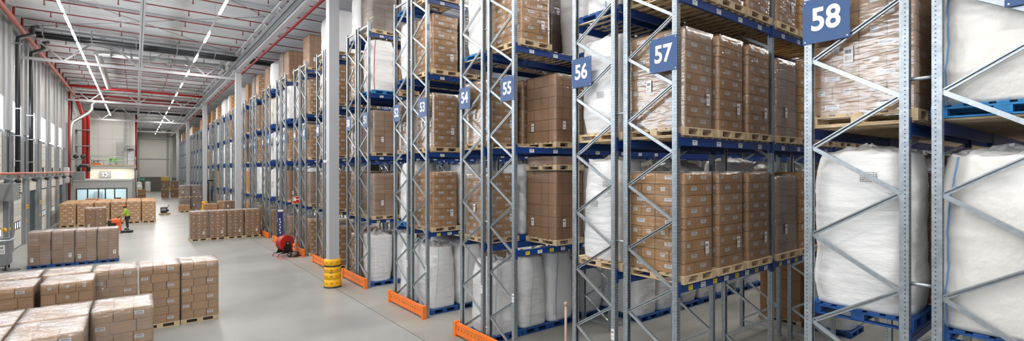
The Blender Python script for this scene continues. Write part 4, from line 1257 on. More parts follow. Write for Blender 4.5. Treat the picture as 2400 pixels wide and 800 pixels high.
    for row in (59, 58, 57, 56, 55, 54):
        for L in (0, 1, 2, 3):
            if L == 0 and row in (57, 56, 55, 54) and True: 
                for s in range(6, 10):
                    if row in (54,) : P(row, 0, s, 'bag' + 'abg'[s % 3])
                    if row == 57 and s == 7: P(row, 0, s, 'bagf')
                continue
            if L == 0: continue
            for s in range(3, 6 if L == 3 else 12):
                k = pick(L)
                if rnd.random() < .93: P(row, L, s, k)
    for row in range(53, 4, -1):
        for L in range(5):
            for s in ((0, 1, 2) if row >= 50 else (0, 1) if row >= 44 else (0,)):
                k = pick(L); q = rnd.random()
                if L == 4 and (s > 0 or q > .75): continue
                if q < .9: P(row, L, s, k)

# ----------------------------------------------------------------------------------------------
# pallets standing on the floor of the hall
# ----------------------------------------------------------------------------------------------
PAL['floor'] = pallet_mesh(.945, 1.18, 'wood')
def fill_floor():
    for l in FLR + FLS: l.pallet = 'floor'; l.W = .93; l.D = 1.14
    g = 'wrapped carton loads in the near block'
    for x, y, ld, lab in (
        (1.51, 17.60, 0, 'wrapped carton load at the aisle corner of the near block, its pallet showing'),
        (.545, 17.58, 0, 'wrapped carton load second from the aisle in the back row of near block'),
        (-.42, 17.58, 1, 'wrapped carton load third from the aisle in the back row of near block'),
        (-1.42, 17.70, 0, 'wrapped carton load fourth from the aisle in the back row of near block'),
        (-2.43, 17.70, 0, 'wrapped carton load fifth from the aisle in the back row of near block'),
        (-3.42, 17.70, 0, 'wrapped carton load outermost left in the back row of near block'),
        (-1.30, 16.35, 'S', 'wrapped carton load with scattered small square labels, behind the front rows of near block'),
        (-2.35, 16.35, 0, 'wrapped carton load with dark gap on its right, at left edge of near block'),
        (-3.36, 16.35, 0, 'wrapped carton load cut by the left edge, in front of the back row'),
        (-.19, 12.70, 1, 'tall clear wrapped carton load on the aisle side of the two front rows'),
        (-1.18, 12.68, 0, 'wrapped carton load left of the aisle side one, second front row'),
        (-2.17, 12.68, 0, 'wrapped carton load at the left edge in the second front row'),
        (-1.17, 11.44, 1, 'wrapped carton load nearest the camera, its loose film corner raised'),
        (-2.17, 11.44, 0, 'wrapped carton load in the nearest row at the very left edge')):
        (FLS[0] if ld == 'S' else FLR[ld]).place(lab, (x, y, 0.002), 0, fine=True, group=g)
    for i in range(4):
        W4[i % 2].place(f'brown film wrapped load on blue pallet, {ORD[i]} from the dock doors in row of four', (-3.50 + i * .812, 31.45 + (.0, .0, .04, .0)[i], .002), 0, group='row of four wrapped loads')
    for i in range(4):
        MID[0].place(f'wrapped carton load with rows of small white labels, {ORD[i]} of four left of rack 43', ((3.2, 4.215, 5.23, 6.245)[i], 37.15, .002), 0, group='row of four labelled loads', film=True)
    n = 0
    for r in range(5):
        for c in range(6):
            x = -4.25 + c * 1.03 + (.03 if r % 2 else 0); y = 52.9 + r * 1.24 + (.9 if c == 5 and r == 0 and False else 0) - (.0 if c > 1 else .5)
            FARL[0].place(f'tan carton load in far left block, row {r + 1} from camera, {ORD[c]} from the docks', (x, y, .002), 0, group='far left block of carton loads', film=False)
    BRN[0].place('flat topped brown load on top of the far left carton block', (-3.2, 60.2, .002), 0, film=False)
    # stacks further down the aisle
    def two_high(x, y, who, film=True):
        GREY[0].place(f'lower grey brown wrapped load of the {who}', (x, y, .002), 0, film=film, group='double stacked wrapped loads')
        GREY[0].place(f'upper grey brown wrapped load of the {who}', (x, y, .002 + PH + 1.25 + (.05 if film else .005)), 0, film=film, group='double stacked wrapped loads')
    two_high(4.35, 65.4, 'left double stack near the forklift'); two_high(5.4, 65.7, 'right double stack near the forklift')
    LOW[0].place('low wrapped load in front of the double stacks near the forklift', (4.15, 63.3, .002), 0, film=False)
    two_high(3.75, 96, 'left double stack far down the aisle', False); two_high(5.0, 96, 'right double stack far down the aisle', False)
    c = MB(); c.cbox(-.55, .55, -.5, .5, 0, .7, .03)
    for q in range(4): c.box(-.57, .57, -.52, .52, .1 + q * .17, .13 + q * .17, 0)
    tag(obj('gold_bundle', c.mesh('gold_bundle', 'gold'), None, (3.75, 96, 2.805)), 'gold wrapped bundle on top of the far left double stack', 'bundle')
    c = MB(); c.box(-.5, .5, -.5, .5, 0, .05)
    for x in (-.5, .47):
        for y in (-.5, .47): c.box(x, x + .03, y, y + .03, .05, .75)
    for z in (.3, .5, .72): c.box(-.5, .5, -.5, -.48, z, z + .03); c.box(-.5, .5, .48, .5, z, z + .03)
    tag(obj('mesh_cage', c.mesh('mesh_cage', 'galvdull'), None, (5.0, 96, 2.805)), 'grey metal cage on top of the far right double stack', 'cage')
    LOW[0].place('low brown wrapped load left of the forklift, beside the third column', (5.2, 50.2, .002), 0, film=False)
    LOW[0].place('second low brown load stacked on the low one beside the column', (5.2, 50.2, .80), 0, film=False)
    BRN[1].place('light brown wrapped load between the low stack and rack 38', (6.25, 50.2, .002), 0, film=False)
    DRK[0].place('tall brown wrapped load behind the row of four labelled loads', (6.2, 46.0, .002), 0, film=False)
    # bulk bags by the end wall and the office corner
    place_bag('a', 'left of two by the end wall', (.55, 126.5, .002), 'wood', look='white bulk bag', group='bulk bags on the hall floor')
    place_bag('g', 'right of two by the end wall', (2.0, 126.5, .002), 'wood', look='white bulk bag', group='bulk bags on the hall floor')
    place_bag('e', 'at the corner of the office block', (.45, 104, .002), 'wood', look='cream tied bulk bag', group='bulk bags on the hall floor')
    LOW[0].place('low brown load beside the cream bag at the office corner', (.75, 94, .002), 0, film=False)
    LOW[0].place('low brown load on top of another beside the office corner', (.75, 94, .80), 0, film=False)

# ----------------------------------------------------------------------------------------------
# single things in the hall
# ----------------------------------------------------------------------------------------------
def build_reel():
    e = thing('hose_reel', 'red hose reel on a black stand in front of racks 46 and 47', 'hose reel', (6.22, 27.5, 0), math.radians(20))
    # axis along local x... drum turned so its flat side faces the camera
    def ax(pts, mb, m=0, n=32): mb.lathe(pts, n, m, center=(0, 0, .68), axis='y')
    d = MB(); ax([(.06, -.20), (.40, -.20), (.40, -.185), (.30, -.17), (.30, .17), (.40, .185), (.40, .20), (.06, .20)], d)
    obj('drum', d.mesh('drum', 'redbright'), e)
    d = MB(); ax([(.372, -.165), (.385, -.12), (.385, .12), (.372, .165)], d); obj('hose', d.mesh('hose', 'red'), e)
    d = MB(); ax([(.405, -.212), (.415, -.206), (.415, -.19), (.405, -.184), (.37, -.2)], d); obj('rim', d.mesh('rim', 'redbright'), e)
    d = MB(); ax([(.05, -.27), (.05, .27)], d, 0, 14); obj('axle', d.mesh('axle', 'galv'), e)
    for s in (-1, 1):
        f = MB(); y = s * .235
        f.v += [(-.07, y - .012, .78), (.07, y - .012, .78), (.34, y - .012, .16), (-.34, y - .012, .16), (-.07, y + .012, .78), (.07, y + .012, .78), (.34, y + .012, .16), (-.34, y + .012, .16)]
        for q in ((0, 1, 2, 3), (7, 6, 5, 4), (0, 4, 5, 1), (1, 5, 6, 2), (2, 6, 7, 3), (3, 7, 4, 0)): f.face(q)
        obj('side_plate', f.mesh('side_plate', 'blacksteel'), e)
        f = MB(); f.tube([(-.30, y, .20), (-.46, y, .17), (-.52, y, .1), (-.54, y, .02)], .018, 8); f.tube([(.30, y, .2), (.46, y, .16), (.48, y, .02)], .018, 8)
        obj('foot', f.mesh('foot', 'blacksteel'), e)
    for q in range(5):
        a = MB(); a.lathe([(.014, -.02), (.014, 0)], 8, axis='y', center=(.05 * math.cos(q * 1.257), -.25, .68 + .05 * math.sin(q * 1.257))); obj('bolt', a.mesh('bolt', 'galv'), e)
    # hand truck with bottle beside it
    e = thing('hand_truck', 'black hand truck with orange brackets parked beside the hose reel', 'hand truck', (6.55, 26.95, 0), math.radians(35))
    t = MB()
    for s in (-1, 1): t.tube([(s * .17, .0, .12), (s * .17, .05, .6), (s * .17, .12, 1.05), (s * .12, .22, 1.2)], .018, 8)
    t.tube([(-.12, .22, 1.2), (.12, .22, 1.2)], .018, 8)
    for z in (.35, .7): t.tube([(-.17, .03, z), (.17, .03, z)], .014, 8)
    obj('frame', t.mesh('frame', 'blacksteel'), e)
    t = MB(); t.box(-.22, .22, -.22, .02, .03, .05); obj('toe_plate', t.mesh('toe_plate', 'blacksteel'), e)
    for s in (-1, 1):
        t = MB(); t.lathe([(.05, -.035), (.115, -.03), (.13, -.02), (.13, .02), (.115, .03), (.05, .035)], 22, axis='x', center=(s * .25, .08, .13)); w = obj('wheel', t.mesh('wheel', 'black'), e)
        t = MB(); t.lathe([(.03, -.042), (.03, .042)], 12, axis='x', center=(s * .25, .08, .13)); obj('hub', t.mesh('hub', 'white'), w)
    t = MB(); t.tube([(-.25, .08, .13), (.25, .08, .13)], .014, 8); obj('axle', t.mesh('axle', 'blacksteel'), e)
    for z in (.3, .55): 
        t = MB(); t.cbox(-.13, .13, -.16, .01, z, z + .14, .02); obj('bracket', t.mesh('bracket', 'orange'), e)
    t = MB(); t.lathe([(.03, .06), (.075, .08), (.075, .8), (.05, .9), (.025, .93), (.025, 1.0)], 16, center=(0, -.09, 0)); obj('bottle', t.mesh('bottle', 'greymach'), e)
    t = MB(); t.tube([(0, -.09, 1.0), (.1, -.1, 1.08), (.2, -.05, .9), (.16, -.14, .6), (.2, -.1, .35)], .012, 8); obj('hose', t.mesh('hose', 'redbright'), e)
    # painted red box on the floor
    m = MB()
    for (x0, x1, y0, y1) in ((5.75, 7.0, 26.35, 26.42), (5.75, 7.0, 28.15, 28.22), (5.75, 5.82, 26.42, 28.15), (5.95, 6.02, 26.6, 28.0)): m.box(x0, x1, y0, y1, .0, .003)
    tag(obj('floor_marking', m.mesh('floor_marking', 'redline')), 'worn red painted rectangle on the floor under the hose reel', 'floor marking')
    # fire hose sign
    e = thing('fire_hose_sign', 'red fire hose sign with white pictogram on the frame of rack 46', 'sign', (6.86, row_y(46) - .045, 2.72))
    e.rotation_euler = (0, 0, PI / 2)
    s = MB(); s.cbox(-.012, 0, -.19, .19, 0, .38, .003); obj('sign_plate', s.mesh('sign_plate', 'redbright'), e)
    s = MB()
    for (a, b, c, d) in ((.17, .185, .01, .37), (-.185, -.17, .01, .37), (-.17, .17, .355, .37), (-.17, .17, .01, .025)): s.box(-.014, -.012, a, b, c, d)
    s.box(-.015, -.012, .02, .15, .13, .32)
    s.box(-.015, -.012, -.13, .02, .19, .24); s.box(-.015, -.012, -.15, -.12, .16, .30)
    obj('pictogram', s.mesh('pictogram', 'signwhite'), e)
    # banner leaning in the frame of rack 44
    e = thing('rolled_banner', 'narrow navy banner board standing in front of rack 45', 'banner', (6.70, 30.70, 0))
    e.rotation_euler = (0, 0, PI / 2)
    s = MB(); s.cbox(-.012, .0, -.14, .14, .01, 2.2, .003); obj('board', s.mesh('board', 'banner'), e)
    s = MB(); s.box(-.016, -.012, -.14, .14, 2.08, 2.2); s.box(-.016, -.012, -.1, .1, .2, .35)
    for q in range(6): s.box(-.015, -.012, -.02 + (q % 2) * .03, .05 + (q % 2) * .03, .8 + q * .16, .9 + q * .16)
    obj('board_print', s.mesh('board_print', 'signwhite'), e)
    s = MB(); s.box(-.012, .0, .3, .36, .01, 1.75)
    tag(obj('strip', s.mesh('strip', 'cyan'), None, (6.985, 31.9, 0)), 'thin bright blue strip standing left of the navy banner board', 'strip')
    # small camera on the first column
    e = thing('camera_box', 'small white camera box on the nearest column', 'camera', (COLX - .2, 19.05, 4.85))
    s = MB(); s.cbox(-.16, 0, -.05, .05, -.05, .05, .01); obj('housing', s.mesh('housing', 'signwhite'), e)
    s = MB(); s.lathe([(.03, -.03), (.035, 0)], 12, axis='x', center=(-.16, 0, 0)); obj('lens', s.mesh('lens', 'black'), e)
    # pink primer sleeve on the floor by rack 56
    s = MB(); s.tube([(0, 0, 0), (0, 0, 1.72)], .026, 10); s.tube([(0, 0, 1.72), (0, 0, 1.8)], .03, 10)
    tag(obj('primer_post', s.mesh('primer_post', 'pinkpost'), None, (6.95, row_y(56) + FD + .14, .002)), 'slim pinkish post beside the outer upright of rack 56', 'post')

def build_forklift():
    e = thing('forklift', 'black mast forklift with grey cab parked in the mouth of a rack aisle', 'forklift', (6.35, 65.3, 0))
    m = MB()
    for y in (-.42, .42):
        m.box(0, .14, y - .06, y + .06, .05, 3.3); m.box(.16, .26, y - .05, y + .05, .05, 3.2)
    obj('mast', m.mesh('mast', 'black'), e)
    m = MB(); m.box(0, .9, -.48, .48, 3.25, 3.42); m.box(0, .14, -.48, .48, .35, .5); m.box(0, .14, -.48, .48, 1.9, 2.0); obj('mast_crosshead', m.mesh('mast_crosshead', 'black'), e)
    m = MB(); m.tube([(.2, -.15, .1), (.2, -.15, 3.0)], .035, 8); m.tube([(.2, .15, .1), (.2, .15, 3.0)], .035, 8); obj('lift_cylinder', m.mesh('lift_cylinder', 'galv'), e)
    m = MB(); m.cbox(.5, 2.6, -.55, .55, .14, 1.0, .06); m.cbox(1.7, 2.65, -.55, .55, 1.0, 1.75, .08); obj('chassis', m.mesh('chassis', 'greymach'), e)
    m = MB()
    for x in (.55, 1.7):
        for y in (-.5, .5): m.tube([(x, y, .95), (x + .1, y, 2.3)], .035, 8)
    m.box(.5, 1.85, -.55, .55, 2.28, 2.34)
    for q in range(7): m.box(.55 + q * .19, .6 + q * .19, -.55, .55, 2.34, 2.37)
    obj('overhead_guard', m.mesh('overhead_guard', 'black'), e)
    m = MB(); m.cbox(.9, 1.4, -.25, .25, 1.0, 1.12, .03); m.cbox(1.38, 1.5, -.25, .25, 1.05, 1.6, .03); obj('seat', m.mesh('seat', 'black'), e)
    m = MB(); m.tube([(.72, 0, 1.0), (.82, 0, 1.35)], .03, 8); m.lathe([(.15, -.012), (.165, 0), (.15, .012)], 20, center=(.84, 0, 1.38)); obj('steering_wheel', m.mesh('steering_wheel', 'black'), e)
    for x in (.8, 2.3):
        for y in (-.5, .5):
            m = MB(); m.lathe([(.06, -.08), (.17, -.07), (.19, -.04), (.19, .04), (.17, .07), (.06, .08)], 20, axis='y', center=(x, y, .19)); obj('wheel', m.mesh('wheel', 'black'), e)
    for y in (-.25, .25):
        m = MB(); m.box(-.38, .02, y - .05, y + .05, .06, .10); m.box(-.05, .02, y - .05, y + .05, .06, .6); obj('fork', m.mesh('fork', 'blacksteel'), e)
    m = MB(); m.box(.47, .5, -.5, -.1, 1.0, 2.2); obj('blue_panel', m.mesh('blue_panel', 'banner'), e)
    m = MB(); m.box(1.62, 1.66, -.3, -.2, 1.2, 1.8); obj('hi_viz_strap', m.mesh('hi_viz_strap', 'hiviz'), e)

def skin(name, verts, edges, radii, mat, parent=None, sub=2, root=0, loc=(0, 0, 0)):
    me = bpy.data.meshes.new(name); me.from_pydata(verts, edges, [])
    o = bpy.data.objects.new(name, me); COL.objects.link(o)
    md = o.modifiers.new('skin', 'SKIN'); md.use_smooth_shade = True
    for i, r in enumerate(radii):
        v = me.skin_vertices[0].data[i]; v.radius = (r, r) if not isinstance(r, tuple) else r; v.use_root = i == root
    s = o.modifiers.new('sub', 'SUBSURF'); s.levels = sub; s.render_levels = sub
    dg = bpy.context.evaluated_depsgraph_get()
    m2 = bpy.data.meshes.new_from_object(o.evaluated_get(dg)); m2.name = name
    m2.materials.clear(); m2.materials.append(M[mat])
    for p in m2.polygons: p.use_smooth = True
    bpy.data.objects.remove(o)
    return obj(name, m2, parent, loc)

def build_person_and_truck():
    # rider pallet truck, facing -X, carrying a wrapped load on its forks
    X0, Y0 = -1.62, 45.0
    e = thing('pallet_truck', 'orange and black stand-on pallet truck carrying a load past the carton block', 'pallet truck', (X0, Y0, 0))
    m = MB(); m.cbox(.06, .50, -.38, .38, .10, .95, .05); obj('power_unit', m.mesh('power_unit', 'black'), e)
    m = MB(); m.cbox(.20, .78, -.385, .385, .70, 1.02, .06); m.cbox(.50, .80, -.36, .36, .14, .72, .05); obj('orange_cover', m.mesh('orange_cover', 'cap'), e)
    m = MB(); m.cbox(.80, 1.45, -.36, .36, .13, .19, .02); obj('platform', m.mesh('platform', 'greymach'), e)
    m = MB(); m.box(.76, 1.48, -.38, .38, .05, .12); obj('bumper', m.mesh('bumper', 'black'), e)
    m = MB(); m.tube([(.55, 0, 1.0), (.72, 0, 1.2), (.80, 0, 1.24)], .03, 8); m.tube([(.80, -.2, 1.24), (.80, .2, 1.24)], .02, 8); obj('tiller', m.mesh('tiller', 'black'), e)
    for (x, y) in ((.35, -.3), (.35, .3), (1.2, -.28), (1.2, .28)):
        m = MB(); m.lathe([(.04, -.05), (.10, -.045), (.115, -.03), (.115, .03), (.10, .045), (.04, .05)], 18, axis='y', center=(x, y, .115)); obj('wheel', m.mesh('wheel', 'black'), e)
    for y in (-.27, .27):
        m = MB(); m.box(-1.2, .08, y - .06, y + .06, .045, .085); obj('fork', m.mesh('fork', 'blacksteel'), e)
    ld = Load('carried', 1.1, .95, 1.72, 7, 'grid2', 'card2', 'small', seed=33, pallet='carried', film='film', plate=(('-y', -.35, .5),))
    b = MB()                                              # open-ended pallet: the forks run under its deck
    for y in (-.5, -.07, .36): b.box(-.6, .6, y, y + .14, 0, .022)
    for y in (-.5, -.07, .36):
        for x in (-.6, -.07, .46): b.box(x, x + .14, y, y + .14, .022, .1)
    for x in (-.6, -.07, .46): b.box(x, x + .14, -.5, .5, .1, .122)
    for i in range(7): b.box(-.6, .6, -.5 + i * .15, -.4 + i * .15, .122, .144)
    PAL['carried'] = b.mesh('pallet', 'wood')
    ld.place('brown wrapped load carried on the forks of the orange pallet truck', (X0 - .6, Y0, .002), 0)

    # driver: standing on the platform, facing -X, hands on the tiller
    Z = .19
    p = thing('person', 'person in hi-viz green jacket and orange cap standing on the orange pallet truck', 'person', (X0 + 1.12, Y0, Z + .002))
    V = [(.02, 0, .95), (-.01, 0, 1.12), (-.05, 0, 1.30), (-.08, 0, 1.45), (-.10, 0, 1.53), (-.13, 0, 1.60)]      # pelvis, waist, chest, upper chest, neck, skull base
    E_ = [(0, 1), (1, 2), (2, 3), (3, 4), (4, 5)]; R_ = [.135, .12, .135, .11, .055, .055]
    def add(pts, rad, at):
        prev = at
        for q, r in zip(pts, rad):
            V.append(q); R_.append(r); E_.append((prev, len(V) - 1)); prev = len(V) - 1
        return prev
    ends = []
    for s in (-1, 1):
        h = add([(-.08, s * .18, 1.43), (-.16, s * .23, 1.20), (-.28, s * .14, 1.08), (-.315, s * .125, 1.075)], [.062, .048, .036, .03], 3)
        w = h
        ph = add([(-.355, s * .12, 1.075)], [.034], h)
        for k in range(4):                                   # four fingers curling over the bar
            dy = s * (.12 + (k - 1.5) * .02); L = (.9, 1.0, .96, .8)[k]
            add([(-.375, dy, 1.075), (-.40 * 1, dy, 1.06 - .01 * L), (-.395, dy, 1.03 - .008 * L)], [.0105, .0095, .0085], ph)
        add([(-.335, s * .08, 1.06), (-.36, s * .072, 1.045)], [.012, .010], h)
        add([(.03, s * .10, .90), (.0, s * .12, .50), (.05, s * .12, .10), (.03, s * .12, .045), (-.12, s * .13, .03)], [.095, .062, .045, .043, .036], 0)
    skin('body', V, E_, R_, 'skin', p)
    # head with brow, nose, chin and ears
    h = MB(); n, rows = 24, 18; c = Vector((-.155, 0, 1.665))
    for j in range(rows + 1):
        t = PI * j / rows - PI / 2
        for i in range(n):
            a = 2 * PI * i / n
            x, y, z = math.cos(t) * math.cos(a) * .095, math.cos(t) * math.sin(a) * .075, math.sin(t) * .118
            if x < 0:
                if z < -.03: x *= 1 - .15 * min(1, (-z - .03) / .08) + .05
                nose = math.exp(-((y / .016) ** 2)) * math.exp(-(((z + .012) / .026) ** 2)); x -= .026 * nose
                eye = math.exp(-(((abs(y) - .032) / .014) ** 2)) * math.exp(-(((z - .015) / .012) ** 2)); x += .010 * eye
                mouth = math.exp(-((y / .03) ** 2)) * math.exp(-(((z + .062) / .007) ** 2)); x += .006 * mouth
            h.v.append((c.x + x, c.y + y, c.z + z))
    for j in range(rows):
        for i in range(n): h.face((j * n + i, j * n + (i + 1) % n, (j + 1) * n + (i + 1) % n, (j + 1) * n + i), 0, True)
    for s in (-1, 1): h.lathe([(.012, -.012), (.03, -.004), (.03, .006), (.012, .01)], 12, 0, center=(c.x + .01, s * .078, c.z - .005), axis='y')
    obj('head', h.mesh('head', 'skin'), p)
    h = MB(); h.lathe([(.099, .0), (.102, .03), (.09, .075), (.055, .102), (.01, .11)], 22, center=(c.x + .004, 0, c.z + .03))
    h.v += [(c.x - .09, -.06, c.z + .035), (c.x - .17, -.045, c.z + .025), (c.x - .17, .045, c.z + .025), (c.x - .09, .06, c.z + .035), (c.x - .09, -.06, c.z + .045), (c.x - .17, -.045, c.z + .033), (c.x - .17, .045, c.z + .033), (c.x - .09, .06, c.z + .045)]
    b = len(h.v) - 8
    for q in ((3, 2, 1, 0), (4, 5, 6, 7), (0, 1, 5, 4), (1, 2, 6, 5), (2, 3, 7, 6)): h.face([b + i for i in q])
    obj('cap', h.mesh('cap', 'cap'), p, label='orange cap')
    h = MB(); h.lathe([(.092, -.05), (.097, -.01), (.098, .035)], 20, center=(c.x + .012, 0, c.z)); obj('hair', h.mesh('hair', 'black'), p, label='short dark hair')
    JV = [(.02, 0, .88), (-.01, 0, 1.12), (-.05, 0, 1.30), (-.08, 0, 1.46), (-.095, 0, 1.53)]; JE = [(0, 1), (1, 2), (2, 3), (3, 4)]; JR = [.165, .15, .165, .125, .07]
    for s in (-1, 1):
        k = len(JV); JV += [(-.08, s * .19, 1.43), (-.16, s * .235, 1.20), (-.27, s * .145, 1.09)]; JE += [(3, k), (k, k + 1), (k + 1, k + 2)]; JR += [.082, .066, .05]
    skin('jacket', JV, JE, JR, 'hiviz', p)['label'] = 'hi-viz green jacket'
    TV = [(.02, 0, .95)]; TE = []; TR = [.15]
    for s in (-1, 1):
        k = len(TV); TV += [(.03, s * .10, .88), (.0, s * .12, .50), (.05, s * .12, .12)]; TE += [(0, k), (k, k + 1), (k + 1, k + 2)]; TR += [.11, .085, .07]
    skin('trousers', TV, TE, TR, 'navy', p)['label'] = 'dark trousers'
    for s in (-1, 1):
        b = MB(); b.cbox(-.16, .10, s * .125 - .05, s * .125 + .05, 0, .09, .025); obj('shoe', b.mesh('shoe', 'black'), p)

def glass_mat():
    m = NT('office_glass')
    g = m.n('ShaderNodeBsdfAnisotropic', Color=(1, 1, 1, 1), Roughness=.03); t = m.n('ShaderNodeBsdfTransparent', Color=(.93, .97, .97, 1))
    fr = m.n('ShaderNodeLayerWeight', Blend=.12).outputs['Fresnel']
    x = m.n('ShaderNodeMixShader', _0=fr, _1=t.outputs[0], _2=g.outputs[0]); return m.finish(x.outputs[0])

def build_office():
    M['glass'] = glass_mat()
    y0, y1, xr = 66.0, 82.0, -.3
    w = MB()
    w.box(XW, xr, y0, y0 + .2, 0, .9, 0); w.box(XW, xr, y0, y0 + .2, 2.62, 3.45, 0)
    w.box(XW, -4.75, y0, y0 + .2, .9, 2.62, 0); w.box(-.75, xr, y0, y0 + .2, .9, 2.62, 0)
    w.box(xr - .2, xr, y0 + .2, y1, 0, 3.45, 0); w.box(XW, xr, y0, y1, 3.4, 3.5, 0); w.box(XW, xr + .05, y0 - .06, y0, 3.38, 3.54, 0)
    w.box(XW, xr - .2, y0 + 4.5, y0 + 4.6, 0, 3.4, 1)
    struct('wall_office', w.mesh('wall_office', 'office', 'officeroom'), 'low grey office block with a band of windows', 'office')
    fr = MB(); xs = [-4.75, -3.9, -3.05, -2.5, -1.75, -.75]
    for x in xs: fr.box(x - .05, x + .05, y0 - .03, y0 + .1, .9, 2.62)
    fr.box(-4.75, -.75, y0 - .03, y0 + .1, .88, .98); fr.box(-4.75, -.75, y0 - .03, y0 + .1, 2.55, 2.65)
    e = struct('window_11', fr.mesh('office_window_frame', 'glassdark'), 'black framed window band of the grey office', 'window')
    p = MB(); p.box(-4.75, -.75, y0 + .03, y0 + .04, .95, 2.6); obj('pane', p.mesh('pane', 'glass'), e)
    area_light('office_light', (-2.8, y0 + 2.3, 3.3), (4, 2), 420, (.9, .97, 1.0))
    c = MB(); c.cbox(-3.6, -2.9, y0 + 3.6, y0 + 4.2, 0, 2.2, .02); c.box(-3.55, -3.26, y0 + 3.58, y0 + 3.6, .1, 2.1); c.box(-3.24, -2.95, y0 + 3.58, y0 + 3.6, .1, 2.1)
    tag(obj('office_cupboard', c.mesh('office_cupboard', 'greymach')), 'grey cupboard inside the lit office', 'cupboard')
    c = MB(); c.cbox(-2.0, -1.0, y0 + 1.5, y0 + 2.2, 1.0, 1.04, .01); c.box(-1.95, -1.9, y0 + 1.5, y0 + 2.2, 0, 1.0); c.box(-1.1, -1.05, y0 + 1.5, y0 + 2.2, 0, 1.0); c.cbox(-1.75, -1.25, y0 + 1.95, y0 + 2.0, 1.2, 1.55, .01); c.box(-1.53, -1.47, y0 + 1.96, y0 + 2.0, 1.04, 1.2)
    tag(obj('desk', c.mesh('desk', 'black')), 'desk with a dark monitor inside the lit office', 'desk')
    # upper storey: cream wall, fan, gallery with railing, tall white wall behind
    g = MB(); g.box(XW + 1.1, -.15, 80.2, 80.35, 3.4, 4.75, 0); struct('wall_gallery', g.mesh('wall_gallery', 'cream'), 'cream wall under the gallery', 'wall')
    area_light('gallery_light', (-2.6, 79.0, 4.9), (4.2, .3), 160, (1, .93, .8))
    s = MB(); s.box(XW + 1.0, .05, 79.9, 88.0, 4.78, 5.2, 0); s.box(XW + 1.0, .05, 79.86, 79.9, 5.1, 5.22, 1)
    struct('floor_gallery', s.mesh('floor_gallery', 'office', 'wood'), 'gallery floor slab over the office', 'floor')
    w = MB(); w.box(XW, -.1, 88.0, 88.3, 0, ZC, 0); w.box(-.4, -.1, 88.3, YE, 0, ZC, 0)
    for z in (6.6, 8.9): w.box(XW, -.4, 87.985, 88.0, z, z + .02, 1)
    for x in (-4.1, -2.6, -1.2): w.box(x, x + .015, 87.985, 88.0, 5.2, ZC, 1)
    struct('wall_back_gallery', w.mesh('wall_back_gallery', 'offwhite', 'greywall'), 'tall off-white panelled wall above the gallery', 'wall')
    e = thing('wall_fan', 'square grey fan on the cream wall above the office', 'fan', (-3.05, 79.8, 3.55))
    f = MB(); f.cbox(-.55, .55, 0, .35, 0, .85, .02); obj('fan_case', f.mesh('fan_case', 'greymach'), e)
    for i in range(5):
        a = i * 2 * PI / 5; f = MB(); f.bar((.06 * math.cos(a), -.02, .43 + .06 * math.sin(a)), (.33 * math.cos(a), -.02, .43 + .33 * math.sin(a)), .02, .13); obj('fan_blade', f.mesh('fan_blade', 'white'), e)
    f = MB(); f.lathe([(.09, -.05), (.1, 0)], 16, axis='y', center=(0, 0, .43)); obj('hub', f.mesh('hub', 'black'), e)
    f = MB(); f.lathe([(.37, -.03), (.40, -.03), (.40, .0), (.37, .0)], 24, axis='y', center=(0, 0, .43))
    e = thing('railing', 'thin metal railing along the edge of the gallery', 'railing', (0, 80.0, 5.22))
    r = MB()
    for z in (.52, 1.02): r.tube([(XW + 1.2, 0, z), (0, 0, z), (0, 7.9, z)], .028, 6)
    obj('rail', r.mesh('rail', 'galv'), e)
    for x in (-4.2, -3.2, -2.2, -1.1, 0):
        r = MB(); r.tube([(x, 0, 0), (x, 0, 1.02)], .028, 6); obj('post', r.mesh('post', 'galv'), e)
    for i, x in enumerate((-2.62, -2.05)):
        e = thing('chair', f'green office chair on the gallery, {("left", "right")[i]} one', 'chair', (x, 81.6, 5.205), -.4 + i * .6, 'green chairs on the gallery')
        e.scale = (.8, .8, .8)
        c = MB(); c.cbox(-.25, .25, -.25, .25, .42, .5, .03); obj('seat', c.mesh('seat', 'green'), e)
        c = MB(); c.cbox(-.24, .24, .2, .27, .58, 1.1, .03); obj('backrest', c.mesh('backrest', 'green'), e)
        c = MB(); c.tube([(0, 0, .08), (0, 0, .42)], .03, 8); c.tube([(0, .2, .46), (0, .27, .62)], .02, 6)
        for k in range(5): c.tube([(0, 0, .08), (.28 * math.cos(k * 1.257), .28 * math.sin(k * 1.257), .03)], .02, 6)
        obj('base', c.mesh('base', 'black'), e)
    c = MB(); c.cbox(-.5, .5, -.3, .3, 0, .22, .03); c.cbox(-.35, .35, -.2, .2, .22, .3, .02, 1); c.tube([(-.3, 0, .3), (-.1, 0, .55), (.2, 0, .45), (.4, 0, .62)], .05, 6, 1); c.tube([(-.45, 0, .2), (-.55, 0, 1.1)], .02, 6, 1)
    tag(obj('floor_machine', c.mesh('floor_machine', 'orange', 'black'), None, (-4.0, 81.5, 5.205)), 'orange and black machine on the gallery by the red risers', 'machine')
    for (x, z0, z1, nm) in ((-1.75, 5.205, 8.6, 'lower'), (-.95, 7.5, 12.9, 'upper')):
        e = thing('wall_ladder', f'grey wall ladder, the {nm} of two on the white wall', 'ladder', (x, 87.7, z0))
        for s in (-1, 1):
            c = MB(); c.box(s * .35 - .03, s * .35 + .03, -.03, .03, 0, z1 - z0); obj('stile', c.mesh('stile', 'galvdull'), e)
        c = MB(); z = .2
        while z < z1 - z0 - .05: c.box(-.35, .35, -.02, .02, z, z + .04); z += .3
        obj('rungs', c.mesh('rungs', 'galvdull'), e)
    d = MB(); d.cbox(-.9, -.05 - .1, 87.92, 87.99, 5.2, 7.35, .02)
    e = struct('door_10', d.mesh('gallery_door', 'white'), 'white door on the gallery', 'door')
